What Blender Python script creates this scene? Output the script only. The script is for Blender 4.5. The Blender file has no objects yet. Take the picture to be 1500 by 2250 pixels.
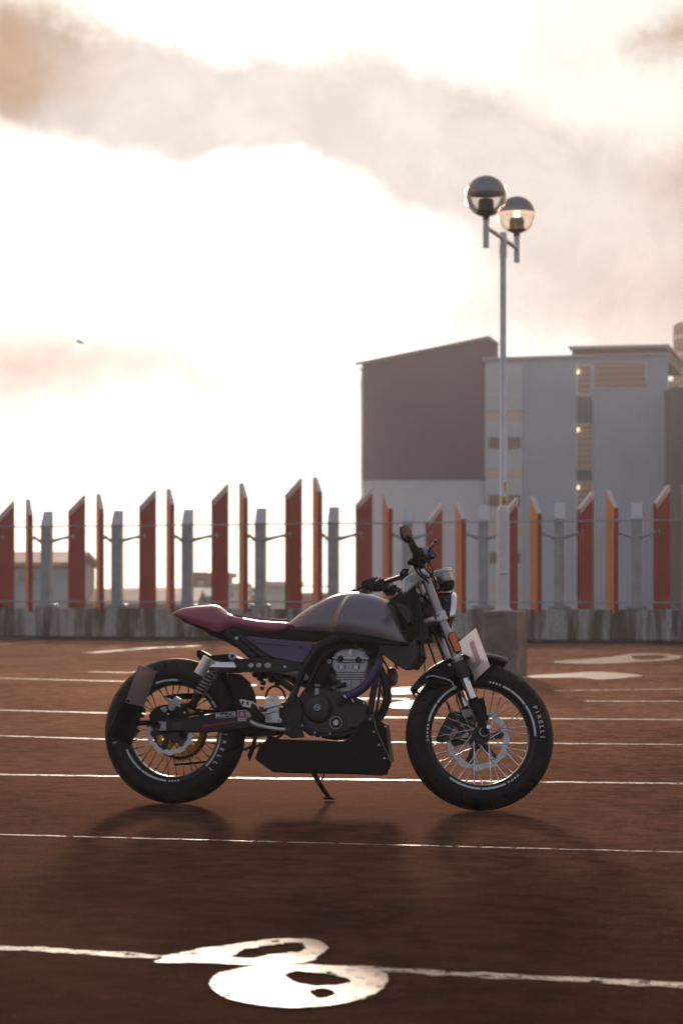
import bpy, bmesh, math, random
from mathutils import Vector, Matrix, noise
R = math.radians
random.seed(7)
SC = bpy.context.scene
C = SC.collection

# ------------------------------------------------------------------ camera, sky, sun, exposure
F, H, CX, HZ = 4600.0, 0.9375, 750.0, 1300.0        # focal length in photo pixels, eye height, horizon row
cd = bpy.data.cameras.new('camera')
cam = bpy.data.objects.new('camera', cd); C.objects.link(cam)
cam.location = (0, 0, H); cam.rotation_euler = (R(90), 0, 0)
cd.sensor_fit = 'VERTICAL'; cd.sensor_height = 36; cd.sensor_width = 24
cd.lens = 36 * F / 2250; cd.shift_y = (HZ - 1125) / 2250
cd.clip_start = 0.1; cd.clip_end = 9000
cd.dof.use_dof = True; cd.dof.focus_distance = 9.05; cd.dof.aperture_fstop = 4.5
SC.camera = cam
SC.view_settings.view_transform = 'Standard'; SC.view_settings.look = 'None'
SC.view_settings.exposure = 0.0; SC.view_settings.gamma = 1.0
SC.render.engine = 'CYCLES'
SC.cycles.use_denoising = True
SC.cycles.max_bounces = 8; SC.cycles.volume_bounces = 1; SC.cycles.transparent_max_bounces = 16
SC.cycles.sample_clamp_indirect = 6
SC.cycles.caustics_reflective = False

SUN_EL, SUN_AZ = R(10.5), R(-1.5)                   # ahead of the camera, a touch to the left
sdir = Vector((math.sin(SUN_AZ)*math.cos(SUN_EL), math.cos(SUN_AZ)*math.cos(SUN_EL), math.sin(SUN_EL)))
sl = bpy.data.lights.new('sun', 'SUN'); sl.energy = 3.0; sl.angle = R(5); sl.color = (1.0, 0.82, 0.66)
so = bpy.data.objects.new('sun', sl); C.objects.link(so)
so.rotation_euler = (-sdir).to_track_quat('-Z', 'Y').to_euler()

W = bpy.data.worlds.new('World'); SC.world = W; W.use_nodes = True
class NT:
    "short-hand for building node trees"
    def __init__(s, tree): s.t = tree; s.n = tree.nodes; s.l = tree.links
    def node(s, kind, **kw):
        n = s.n.new(kind)
        for k, v in kw.items(): setattr(n, k, v)
        return n
    def put(s, sock, v):
        if isinstance(v, bpy.types.NodeSocket): s.l.new(v, sock)
        elif v is not None: sock.default_value = v
    def m(s, op, a, b=None, c=None, clamp=False):
        n = s.node('ShaderNodeMath', operation=op, use_clamp=clamp)
        s.put(n.inputs[0], a); s.put(n.inputs[1], b); s.put(n.inputs[2], c)
        return n.outputs[0]
    def vm(s, op, a, b=None):
        n = s.node('ShaderNodeVectorMath', operation=op); s.put(n.inputs[0], a); s.put(n.inputs[1], b)
        return n.outputs[0]
    def mix(s, f, a, b, blend='MIX'):
        n = s.node('ShaderNodeMix', data_type='RGBA', blend_type=blend)
        s.put(n.inputs[0], f); s.put(n.inputs[6], a); s.put(n.inputs[7], b); return n.outputs[2]
    def noise(s, vec, scale, detail=4, rough=.5, dist=0):
        n = s.node('ShaderNodeTexNoise'); s.put(n.inputs['Vector'], vec)
        n.inputs['Scale'].default_value = scale; n.inputs['Detail'].default_value = detail
        n.inputs['Roughness'].default_value = rough; n.inputs['Distortion'].default_value = dist
        return n
    def ramp(s, f, stops):
        n = s.node('ShaderNodeValToRGB'); s.put(n.inputs[0], f)
        e = n.color_ramp.elements
        while len(e) < len(stops): e.new(.5)
        for i, (p, c) in enumerate(stops):
            e[i].position = p; e[i].color = tuple(c) + (1,) if len(c) == 3 else c
        return n.outputs[0]
    def mapr(s, v, a, b, c=0., d=1., smooth=True):
        n = s.node('ShaderNodeMapRange', interpolation_type='SMOOTHSTEP' if smooth else 'LINEAR')
        for i, x in enumerate((v, a, b, c, d)): s.put(n.inputs[i], x)
        return n.outputs[0]

def build_world():
    W.node_tree.nodes.clear(); n = NT(W.node_tree)
    out = n.node('ShaderNodeOutputWorld'); bg = n.node('ShaderNodeBackground'); n.l.new(bg.outputs[0], out.inputs[0])
    sky = n.node('ShaderNodeTexSky', sky_type='NISHITA', sun_disc=False)
    sky.sun_elevation = SUN_EL; sky.sun_rotation = SUN_AZ; sky.air_density = 1.3; sky.dust_density = 3.0
    skyc = n.mix(1.0, sky.outputs[0], (.14, .14, .14, 1), 'MULTIPLY')
    skyc = n.mix(.6, skyc, (.43, .44, .53, 1))
    tc = n.node('ShaderNodeTexCoord'); d = tc.outputs['Generated']
    sp = n.node('ShaderNodeSeparateXYZ'); n.l.new(d, sp.inputs[0])
    yy = n.m('MAXIMUM', sp.outputs[1], .05)
    u = n.m('MULTIPLY', n.m('DIVIDE', sp.outputs[0], yy), 4.6)     # sky position in tangent units (right)
    v = n.m('MULTIPLY', n.m('DIVIDE', sp.outputs[2], yy), 4.6)     # up
    cv = n.node('ShaderNodeCombineXYZ'); n.put(cv.inputs[0], u); n.put(cv.inputs[1], v)
    # rough edges: displace the cloud layout with noise
    nz = n.noise(cv.outputs[0], 2.6, 7, .58)
    nc = n.vm('SUBTRACT', nz.outputs['Color'], (.5, .5, .5))
    s2 = n.node('ShaderNodeSeparateXYZ'); n.l.new(nc, s2.inputs[0])
    un = n.m('ADD', u, n.m('MULTIPLY', s2.outputs[0], .42))
    vn = n.m('ADD', v, n.m('MULTIPLY', s2.outputs[1], .30))
    def blob(px, py, rx, ry, rot=0, amp=1., hard=1.0):
        a = n.m('SUBTRACT', un, (px - CX) / 1000.); b = n.m('SUBTRACT', vn, (HZ - py) / 1000.)
        c, s_ = math.cos(R(rot)), math.sin(R(rot))
        p = n.m('DIVIDE', n.m('ADD', n.m('MULTIPLY', a, c), n.m('MULTIPLY', b, s_)), rx / 1000.)
        q = n.m('DIVIDE', n.m('SUBTRACT', n.m('MULTIPLY', b, c), n.m('MULTIPLY', a, s_)), ry / 1000.)
        r2 = n.m('ADD', n.m('MULTIPLY', p, p), n.m('MULTIPLY', q, q))
        if hard != 1.0: r2 = n.m('POWER', r2, hard)
        return n.m('MULTIPLY', n.m('EXPONENT', n.m('MULTIPLY', r2, -1.)), amp)
    def total(l):
        t = l[0]
        for x in l[1:]: t = n.m('ADD', t, x)
        return t
    cl = total([blob(*a) for a in CLOUDS])
    fine = n.noise(cv.outputs[0], 3.2, 9, .68).outputs[0]
    cl = n.m('ADD', cl, n.m('MULTIPLY', n.m('SUBTRACT', fine, .5), .6))
    dens = n.mapr(cl, -.08, 1.05)
    warm = n.m('MINIMUM', total([blob(*a) for a in WARM]), 1.)
    # direct glow of the veiled sun
    dt = n.node('ShaderNodeVectorMath', operation='DOT_PRODUCT'); n.l.new(d, dt.inputs[0]); dt.inputs[1].default_value = sdir
    ang = n.m('ARCCOSINE', n.m('MINIMUM', dt.outputs['Value'], 1.))
    g1 = n.m('EXPONENT', n.m('MULTIPLY', n.m('POWER', n.m('DIVIDE', ang, .11), 2.), -1.))
    g2 = n.m('EXPONENT', n.m('MULTIPLY', n.m('DIVIDE', ang, .45), -1.))
    bright = n.m('ADD', n.m('ADD', n.m('MULTIPLY', g1, GLOW[0]), n.m('MULTIPLY', g2, GLOW[1])), GLOW[2])
    bright = n.m('ADD', bright, total([blob(*a) for a in SHINE]))
    bc = n.mix(1.0, (1.0, .945, .86, 1), bright, 'MULTIPLY')
    grey = n.mix(warm, (.735, .67, .62, 1), (.44, .27, .155, 1))
    grey = n.mix(n.m('MULTIPLY', g1, .5), grey, (.95, .88, .83, 1))
    tex = n.noise(cv.outputs[0], 5.5, 8, .6, .3).outputs[0]
    grey = n.mix(1.0, grey, n.mapr(tex, .30, .70, .88, 1.10), 'MULTIPLY')
    cc = n.mix(dens, bc, grey)
    cc = n.mix(n.m('MINIMUM', blob(330, 1180, 620, 190, 0, .75), 1.), cc, (2.3, 2.0, 1.5, 1))
    side = n.mapr(sp.outputs[1], .90, .55)                       # towards the flanks the evening sky turns amber
    cc = n.mix(side, cc, (.95, .56, .36, 1))
    front = n.mapr(sp.outputs[1], -.45, .25)
    up = n.mapr(sp.outputs[2], .45, .9, 1., 0.)
    k = n.m('MULTIPLY', front, up)
    fin = n.mix(k, skyc, cc)
    n.l.new(fin, bg.inputs[0]); bg.inputs[1].default_value = 1.0
# cloud banks: photo column, row, half width, half height, tilt, strength
CLOUDS = [(330, 205, 440, 135, -8, 1.15, 1.8), (760, 235, 320, 165, -14, 1.1, 1.8), (1130, 370, 380, 165, -22, 1.0, 1.6),
          (40, 90, 170, 140, 0, 1.1, 1.5), (1480, 480, 330, 200, -10, .8), (1200, 560, 380, 160, 0, .36), (1250, 90, 150, 120, 0, .45),
          (1490, 90, 60, 70, 0, .8), (150, 815, 420, 75, -3, .62), (600, 880, 330, 60, -6, .5), (1350, 700, 420, 130, 0, .42),
          (980, 700, 260, 90, 0, .3), (0, 900, 90, 70, 0, .4)]
WARM = [(30, 60, 210, 130, 0, 1.0), (0, 190, 170, 80, 0, .6), (150, 790, 420, 110, 0, .22), (1490, 90, 60, 70, 0, .8), (60, 830, 200, 60, 0, .35), (1490, 330, 80, 90, 0, .5),
        (1500, 700, 250, 200, 0, .25)]
SHINE = [(330, 480, 420, 170, 0, .5), (650, 30, 500, 70, 0, .2), (300, 1050, 560, 160, 0, .6)]
GLOW = (1.1, .14, .88)
build_world()

# ------------------------------------------------------------------ helpers
def P(px, py, y, M):
    "point seen at photo pixel (px,py) on the plane y of the frame M, in that frame's coordinates"
    inv = M.inverted(); o = inv @ Vector((0, 0, H)); d = inv.to_3x3() @ Vector(((px-CX)/F, 1, (HZ-py)/F))
    t = (y - o.y) / d.y
    return o + d * t
def G(px, py, z=0.):
    D = (H - z) * F / (py - HZ); return Vector(((px-CX)/F*D, D, z))

def tag(o, label=None, cat=None, group=None, kind=None):
    for k, v in (('label', label), ('category', cat), ('group', group), ('kind', kind)):
        if v: o[k] = v
    return o
def empty(name, M=Matrix()):
    o = bpy.data.objects.new(name, None); C.objects.link(o); o.matrix_world = M; o.empty_display_size = .1; return o

class MB:
    "collects geometry for ONE mesh; M maps the coordinates given into the object's own"
    def __init__(s, M=None): s.bm = bmesh.new(); s.M = M or Matrix()
    def v(s, p): return s.bm.verts.new(s.M @ Vector(p))
    def f(s, vs, mi=0):
        try: f = s.bm.faces.new(vs); f.material_index = mi; return f
        except ValueError: return None
    def prism(s, A, B, mi=0, cap=True):
        a = [s.v(p) for p in A]; b = [s.v(p) for p in B]; n = len(a)
        if cap: s.f(a[::-1], mi); s.f(b, mi)
        for i in range(n): s.f([a[i], a[(i+1) % n], b[(i+1) % n], b[i]], mi)
        return s
    def plate(s, pts, y0, y1, shrink=0., mi=0):
        "polygon of (x,z) points, thickened from y0 to y1"
        return s.prism([(p[0], y0, p[-1]) for p in pts], [(p[0], y1, p[-1]) for p in pts], mi)
    def box(s, a, b, mi=0):
        (x0, y0, z0), (x1, y1, z1) = a, b
        return s.prism([(x0,y0,z0),(x1,y0,z0),(x1,y1,z0),(x0,y1,z0)], [(x0,y0,z1),(x1,y0,z1),(x1,y1,z1),(x0,y1,z1)], mi)
    def tube(s, path, r, n=12, cap=True, mi=0, smooth=0):
        path = [Vector(p) for p in path]
        rs = list(r) if isinstance(r, (list, tuple)) else [r]*len(path)
        if smooth:
            q, qr = [], []
            for i in range(len(path)-1):
                p0, p1, p2, p3 = path[max(i-1,0)], path[i], path[i+1], path[min(i+2, len(path)-1)]
                for k in range(smooth):
                    t = k/smooth
                    q.append(.5*((2*p1)+(p2-p0)*t+(2*p0-5*p1+4*p2-p3)*t*t+(3*p1-p0-3*p2+p3)*t**3))
                    qr.append(rs[i]*(1-t)+rs[i+1]*t)
            q.append(path[-1]); qr.append(rs[-1]); path, rs = q, qr
        rings = []; up = None
        for i, p in enumerate(path):
            t = (path[min(i+1, len(path)-1)] - path[max(i-1, 0)]).normalized()
            if up is None: up = t.orthogonal().normalized()
            up = (up - t*up.dot(t)).normalized(); sd = t.cross(up)
            rings.append([s.v(p + (up*math.cos(2*math.pi*k/n) + sd*math.sin(2*math.pi*k/n))*rs[i]) for k in range(n)])
        for a, b in zip(rings, rings[1:]):
            for k in range(n): s.f([a[k], a[(k+1) % n], b[(k+1) % n], b[k]], mi)
        if cap: s.f(rings[0][::-1], mi); s.f(rings[-1], mi)
        return s
    def cyl(s, p, q, r, r2=None, n=20, mi=0): return s.tube([p, q], [r, r if r2 is None else r2], n, mi=mi)
    def lathe(s, prof, c=(0,0,0), ax=(0,1,0), n=48, mi=0, closed=False):
        "prof: list of (radius, distance along axis)"
        ax = Vector(ax).normalized(); u = ax.orthogonal().normalized(); w = ax.cross(u); c = Vector(c); rings = []
        for r, h in prof:
            if r < 1e-6: rings.append([s.v(c + ax*h)]*n)
            else: rings.append([s.v(c + ax*h + (u*math.cos(2*math.pi*k/n)+w*math.sin(2*math.pi*k/n))*r) for k in range(n)])
        seq = list(zip(rings, rings[1:])) + ([(rings[-1], rings[0])] if closed else [])
        for a, b in seq:
            for k in range(n):
                q = [a[k], a[(k+1) % n], b[(k+1) % n], b[k]]; u_ = []
                for x in q:
                    if x not in u_: u_.append(x)
                if len(u_) > 2: s.f(u_, mi)
        return s
    def ring(s, ri, ro, y0, y1, c=(0,0), a0=0, a1=360, n=96, mi=0):
        "ring sector about the y axis; ri/ro numbers or functions of the angle in degrees"
        fi = ri if callable(ri) else (lambda a: ri); fo = ro if callable(ro) else (lambda a: ro)
        full = abs(a1-a0) >= 359.9; m = n if full else n+1; L = []
        for k in range(m):
            a = a0 + (a1-a0)*k/n; ca, sa = math.cos(R(a)), math.sin(R(a))
            L.append([s.v((c[0]+r*ca, y, c[1]+r*sa)) for r, y in ((fi(a), y0), (fo(a), y0), (fo(a), y1), (fi(a), y1))])
        for k in range(m if full else m-1):
            a, b = L[k], L[(k+1) % m]
            for j in range(4): s.f([a[j], a[(j+1) % 4], b[(j+1) % 4], b[j]], mi)
        if not full: s.f(L[0], mi); s.f(L[-1][::-1], mi)
        return s
    def grid(s, fn, nu, nv, mi=0, wrapv=False):
        g = [[s.v(fn(i/nu, j/nv)) for j in range(nv if wrapv else nv+1)] for i in range(nu+1)]
        for i in range(nu):
            for j in range(nv):
                j2 = (j+1) % nv if wrapv else j+1
                s.f([g[i][j], g[i+1][j], g[i+1][j2], g[i][j2]], mi)
        return g
    def ball(s, c, r, n=16, sc=(1,1,1), mi=0):
        c = Vector(c); rings = []
        for i in range(n//2+1):
            a = math.pi*i/(n//2); rr, z = math.sin(a), math.cos(a)
            rings.append([(c + Vector((rr*math.cos(2*math.pi*k/n)*r*sc[0], rr*math.sin(2*math.pi*k/n)*r*sc[1], z*r*sc[2]))) for k in range(n)])
        top = s.v(rings[0][0]); bot = s.v(rings[-1][0])
        R_ = [[top]*n] + [[s.v(p) for p in rg] for rg in rings[1:-1]] + [[bot]*n]
        for a, b in zip(R_, R_[1:]):
            for k in range(n):
                q = [a[k], b[k], b[(k+1) % n], a[(k+1) % n]]; u_ = []
                for x in q:
                    if x not in u_: u_.append(x)
                if len(u_) > 2: s.f(u_, mi)
        return s
    def text(s, body, size, T, depth=.002, font=None, spacing=1.0, bold=.012):
        "lettering: x right, y up of T's plane"
        cu = bpy.data.curves.new('t', 'FONT'); cu.body = body; cu.size = size; cu.extrude = depth/2
        cu.align_x = 'CENTER'; cu.align_y = 'CENTER'; cu.space_character = spacing
        cu.resolution_u = 3; cu.offset = size*bold
        ob = bpy.data.objects.new('t', cu); C.objects.link(ob)
        dg = bpy.context.evaluated_depsgraph_get(); me = bpy.data.meshes.new_from_object(ob.evaluated_get(dg))
        me.transform(s.M @ T); s.bm.from_mesh(me)
        bpy.data.objects.remove(ob); bpy.data.curves.remove(cu); bpy.data.meshes.remove(me)
        return s
    def build(s, name, mat, parent=None, smooth=35, bevel=0, seg=2, solid=0, weld=True):
        if weld: bmesh.ops.remove_doubles(s.bm, verts=s.bm.verts, dist=1e-5)
        bmesh.ops.recalc_face_normals(s.bm, faces=s.bm.faces)
        me = bpy.data.meshes.new(name); s.bm.to_mesh(me); s.bm.free()
        for m in (mat if isinstance(mat, (list, tuple)) else [mat]): me.materials.append(m)
        if smooth:
            me.shade_smooth(); me.set_sharp_from_angle(angle=R(smooth))
        o = bpy.data.objects.new(name, me); C.objects.link(o)
        if parent is not None: o.parent = parent
        if solid:
            q = o.modifiers.new('solid', 'SOLIDIFY'); q.thickness = solid; q.offset = 0
        if bevel:
            b = o.modifiers.new('bevel', 'BEVEL'); b.width = bevel; b.segments = seg; b.limit_method = 'ANGLE'; b.angle_limit = R(40)
            b.harden_normals = False
        return o

# ------------------------------------------------------------------ materials
def mat(name, col, rough=.5, metal=0., coat=0., spec=.5, var=0., vscale=8., bump=0., bscale=60., tint=None, emit=None, es=0., rvar=0.):
    m = bpy.data.materials.new(name); m.use_nodes = True; n = NT(m.node_tree); b = n.n['Principled BSDF']
    b.inputs['Base Color'].default_value = (*col, 1); b.inputs['Roughness'].default_value = rough
    b.inputs['Metallic'].default_value = metal; b.inputs['Coat Weight'].default_value = coat; b.inputs['Coat Roughness'].default_value = .15
    b.inputs['Specular IOR Level'].default_value = spec
    if tint: b.inputs['Specular Tint'].default_value = (*tint, 1)
    if emit: b.inputs['Emission Color'].default_value = (*emit, 1); b.inputs['Emission Strength'].default_value = es
    tc = n.node('ShaderNodeTexCoord')
    if var:
        z = n.noise(tc.outputs['Object'], vscale, 6, .6).outputs[0]
        k = n.mapr(z, .3, .7, 1-var, 1+var, False)
        n.put(b.inputs['Base Color'], n.mix(1., (*col, 1), k, 'MULTIPLY'))
    if rvar:
        z = n.noise(tc.outputs['Object'], vscale*1.7, 5, .6).outputs[0]
        n.put(b.inputs['Roughness'], n.mapr(z, .3, .7, max(rough-rvar, .03), rough+rvar, False))
    if bump:
        z = n.noise(tc.outputs['Object'], bscale, 4, .6).outputs[0]
        bp = n.node('ShaderNodeBump'); bp.inputs['Strength'].default_value = bump; bp.inputs['Distance'].default_value = .01
        n.put(bp.inputs['Height'], z); n.l.new(bp.outputs[0], b.inputs['Normal'])
    return m

# ------------------------------------------------------------------ the setting
def ground_mat():
    m = bpy.data.materials.new('worn_asphalt'); m.use_nodes = True; n = NT(m.node_tree); b = n.n['Principled BSDF']
    tc = n.node('ShaderNodeTexCoord'); o = tc.outputs['Object']
    big = n.noise(o, .35, 5, .6).outputs[0]; mid = n.noise(o, 2.2, 6, .65).outputs[0]; fine = n.noise(o, 45, 4, .7).outputs[0]
    peb = n.node('ShaderNodeTexVoronoi'); n.put(peb.inputs['Vector'], o); peb.inputs['Scale'].default_value = 110
    st = n.node('ShaderNodeMapping'); n.put(st.inputs['Vector'], o); st.inputs['Scale'].default_value = (1.2, 1.5, 1); st.inputs['Rotation'].default_value = (0, 0, R(24))
    streak = n.noise(st.outputs[0], 6.0, 8, .72, .2).outputs[0]
    c = n.mix(n.mapr(big, .3, .7), (.020, .012, .0095, 1), (.042, .024, .017, 1))
    c = n.mix(n.m('MULTIPLY', n.mapr(mid, .45, .75), .6), c, (.065, .038, .027, 1))
    c = n.mix(n.m('MULTIPLY', n.mapr(fine, .55, .8), .5), c, (.16, .10, .07, 1))
    n.put(b.inputs['Base Color'], c)
    rg = n.m('ADD', n.mapr(streak, .3, .7, .62, .92), n.mapr(big, .35, .65, -.07, .06))
    n.put(b.inputs['Roughness'], rg)
    b.inputs['Specular Tint'].default_value = (1, .42, .24, 1); b.inputs['Specular IOR Level'].default_value = .14
    h = n.m('ADD', n.m('MULTIPLY', peb.outputs['Distance'], .5), n.m('ADD', n.m('MULTIPLY', fine, 1.6), n.m('MULTIPLY', mid, 3.)))
    h = n.m('ADD', h, n.m('MULTIPLY', streak, 3.))
    bp = n.node('ShaderNodeBump'); bp.inputs['Strength'].default_value = .55; bp.inputs['Distance'].default_value = .006
    n.put(bp.inputs['Height'], h); n.l.new(bp.outputs[0], b.inputs['Normal'])
    # warm brown sheen put into the gloss colour, stronger at grazing angles
    b.inputs['Specular IOR Level'].default_value = 0.02
    gl = n.node('ShaderNodeBsdfGlossy'); gl.inputs[0].default_value = (.70, .37, .24, 1); grit = n.noise(o, 95, 3, .8).outputs[0]; n.put(gl.inputs['Roughness'], n.m('SUBTRACT', rg, n.m('MULTIPLY', n.mapr(grit, .60, .74), .35))); n.l.new(bp.outputs[0], gl.inputs['Normal'])
    fr = n.node('ShaderNodeFresnel'); fr.inputs[0].default_value = 1.22
    mx = n.node('ShaderNodeMixShader'); n.put(mx.inputs[0], n.m('MULTIPLY', n.m('POWER', fr.outputs[0], 1.7), n.m('MULTIPLY', n.mapr(big, .3, .7, .25, .60), n.mapr(streak, .35, .65, .45, 1.45)), clamp=True))
    df = n.node('ShaderNodeBsdfDiffuse'); n.put(df.inputs[0], c); df.inputs[1].default_value = .6; n.l.new(bp.outputs[0], df.inputs['Normal'])
    n.l.new(df.outputs[0], mx.inputs[1]); n.l.new(gl.outputs[0], mx.inputs[2]); n.l.new(mx.outputs[0], n.n['Material Output'].inputs[0])
    return m
M_asph = ground_mat()
M_land = mat('far_ground', (.06, .055, .045), .9, var=.3, vscale=.05)
def conc_mat():
    m = bpy.data.materials.new('stained_concrete'); m.use_nodes = True; n = NT(m.node_tree); b = n.n['Principled BSDF']
    tc = n.node('ShaderNodeTexCoord'); o = tc.outputs['Object']
    mp = n.node('ShaderNodeMapping'); n.put(mp.inputs['Vector'], o); mp.inputs['Scale'].default_value = (1.6, 1, .22)
    s = n.noise(mp.outputs[0], 1.5, 6, .62, .3).outputs[0]
    mp2 = n.node('ShaderNodeMapping'); n.put(mp2.inputs['Vector'], o); mp2.inputs['Scale'].default_value = (7, 3, .5)
    s2 = n.noise(mp2.outputs[0], 1.5, 5, .6).outputs[0]
    g = n.noise(o, 14, 5, .6).outputs[0]
    c = n.mix(n.mapr(s, .43, .58), (.020, .015, .013, 1), (.50, .49, .48, 1))
    c = n.mix(n.m('MULTIPLY', n.mapr(s2, .45, .7), .75), c, (.05, .038, .030, 1))
    c = n.mix(n.mapr(g, .2, .8), c, n.mix(.5, c, (.12, .10, .09, 1)))
    n.put(b.inputs['Base Color'], c); b.inputs['Roughness'].default_value = .85
    bp = n.node('ShaderNodeBump'); bp.inputs['Strength'].default_value = .4; bp.inputs['Distance'].default_value = .01
    n.put(bp.inputs['Height'], g); n.l.new(bp.outputs[0], b.inputs['Normal'])
    return m
M_conc = conc_mat()
M_paint = bpy.data.materials.new('road_paint'); M_paint.use_nodes = True
def paint_nodes():
    n = NT(M_paint.node_tree); b = n.n['Principled BSDF']; tc = n.node('ShaderNodeTexCoord'); o = tc.outputs['Object']
    z = n.noise(o, 22, 6, .7).outputs[0]
    n.put(b.inputs['Base Color'], n.mix(n.mapr(z, .50, .60), (.52, .42, .33, 1), (.09, .05, .035, 1)))
    b.inputs['Roughness'].default_value = .48; b.inputs['Specular IOR Level'].default_value = .25; b.inputs['Specular Tint'].default_value = (1, .85, .68, 1)
    bp = n.node('ShaderNodeBump'); bp.inputs['Strength'].default_value = .3; bp.inputs['Distance'].default_value = .004
    n.put(bp.inputs['Height'], z); n.l.new(bp.outputs[0], b.inputs['Normal'])
def worn(m, z_scale, lo, hi, detail=8):
    "real wear of paint, gaps in puddle glare: missing where the noise says so, and the asphalt shows"
    n = NT(m.node_tree); b = n.n['Principled BSDF']; tc = n.node('ShaderNodeTexCoord')
    z = n.noise(tc.outputs['Object'], z_scale, detail, .72).outputs[0]; t = n.node('ShaderNodeBsdfTransparent')
    mx = n.node('ShaderNodeMixShader'); n.put(mx.inputs[0], n.mapr(z, lo, hi)); n.l.new(b.outputs[0], mx.inputs[1]); n.l.new(t.outputs[0], mx.inputs[2])
    n.l.new(mx.outputs[0], n.n['Material Output'].inputs[0])
paint_nodes(); worn(M_paint, 16, .53, .60)
M_glare = mat('wet_glare_patch', (.74, .60, .48), .40, spec=.26, coat=.0, tint=(1, .80, .58), bump=.25, bscale=18, rvar=.06)  # pale base colour stands in for sky glare on wet ground
def glare_nodes():
    n = NT(M_glare.node_tree); b = n.n['Principled BSDF']; tc = n.node('ShaderNodeTexCoord')
    z = n.noise(tc.outputs['Object'], 9, 9, .75).outputs[0]
    n.put(b.inputs['Base Color'], n.mix(n.mapr(z, .57, .66), (.46, .31, .20, 1), (.14, .08, .04, 1)))
glare_nodes(); worn(M_glare, 14, .585, .63)
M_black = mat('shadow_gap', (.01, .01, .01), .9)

# the deck of the car park ends at the parapet; the town lies nine metres lower
FP0, FP1 = Vector((-6.70, 41.07, 0)), Vector((6.01, 36.86, 0))
fx = (FP1 - FP0).normalized(); fang = math.atan2(fx.y, fx.x)
MF = Matrix.Translation(FP0) @ Matrix.Rotation(fang, 4, 'Z')
def FW(x, y, z=0): return MF @ Vector((x, y, z))
a, b_ = FW(-60, .3), FW(70, .3)
mb = MB(); mb.prism([(-60, -40, -.4), (60, -40, -.4), (b_.x, b_.y, -.4), (a.x, a.y, -.4)], [(-60, -40, 0), (60, -40, 0), (b_.x, b_.y, 0), (a.x, a.y, 0)])
tag(mb.build('ground', M_asph, smooth=0), kind='structure')
mb = MB(); mb.f([mb.v((-6000, -3000, -9)), mb.v((6000, -3000, -9)), mb.v((6000, 6000, -9)), mb.v((-6000, 6000, -9))])
tag(mb.build('terrain', M_land, smooth=0), kind='structure')
mb = MB()
def hill(u, v):
    x = -600 + 1200*u; z = -9 + (11.3 + 1.3*noise.noise(Vector((x*.0052, 3.1, 0))) + .8*noise.noise(Vector((x*.06, 7.7, 0))))*math.sin(v*math.pi)
    return (x, 480 + 90*v, z)
mb.grid(hill, 160, 10)
tag(mb.build('hills', mat('hill_scrub', (.07, .065, .05), .9, var=.4, vscale=.02), smooth=60), kind='structure')

# worn painted lines: (photo points along the line), width in metres, chance of wear
def line(pts, w, ragged=.012, z=.002, name='road_marking', seed=0):
    rnd = random.Random(seed); P_ = [G(*p) for p in pts]; L = [0]
    for p, q in zip(P_, P_[1:]): L.append(L[-1] + (q-p).length)
    n = max(8, int(L[-1]/.035)); mb = MB(); prev = None
    for i in range(n+1):
        s = L[-1]*i/n; k = max(j for j in range(len(L)-1) if L[j] <= s+1e-9) if s < L[-1] else len(L)-2
        t = (s-L[k])/(L[k+1]-L[k]); p = P_[k].lerp(P_[k+1], t); d = (P_[k+1]-P_[k]).normalized(); nn = Vector((-d.y, d.x, 0))
        e1 = ragged*(noise.noise(Vector((s*9, seed, 0)))*1.6 + noise.noise(Vector((s*31, seed, 4)))*1.2)
        e2 = ragged*(noise.noise(Vector((s*9, seed, 9)))*1.6 + noise.noise(Vector((s*31, seed, 14)))*1.2)
        gone = noise.noise(Vector((s*.9, seed*3.3, 2)))
        c = mb.v((p + nn*(w/2+e1)) + Vector((0,0,z))), mb.v((p - nn*(w/2+e2)) + Vector((0,0,z)))
        if prev and not (line_gap and gone > line_gap): mb.f([prev[0], prev[1], c[1], c[0]])
        prev = c
    for v in list(mb.bm.verts):
        if not v.link_faces: mb.bm.verts.remove(v)
    return tag(mb.build(name, M_paint, smooth=0), kind='structure')
line_gap = 0
line([(-900, 2032), (0, 2083), (420, 2108), (850, 2133), (1500, 2166), (1900, 2190)], .06, .018, seed=1)
line([(-900, 1810), (0, 1834.5), (660, 1852), (1500, 1873.5)], .022, .008, seed=2)
line([(-900, 1688), (0, 1702.5), (750, 1713), (1500, 1722.5), (2000, 1730)], .075, .018, seed=3)
line([(-900, 1601), (0, 1617), (225, 1624.5), (750, 1630), (1500, 1636.5), (2000, 1640)], .08, .022, seed=4)
line_gap = .42
line([(-900, 1546), (0, 1560.5), (230, 1567), (750, 1576), (1500, 1582), (1900, 1585)], .12, .02, seed=5)
line_gap = .30
line([(-200, 1485), (0, 1490.5), (290, 1498), (560, 1506)], .13, .02, seed=6)
line([(1285, 1541), (1500, 1541), (1900, 1543)], .12, .02, seed=7)
line([(520, 1533), (900, 1536)], .12, .02, seed=17)
line([(1215, 1518), (1500, 1514)], .09, .02, seed=8)
line_gap = 0
line([(197, 1476.5), (300, 1478), (420, 1480)], .14, .02, seed=9)
line([(195, 1435), (310, 1425), (430, 1419)], .25, .03, seed=10)
line([(-50, 1419), (95, 1410)], .2, .03, seed=11)

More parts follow.
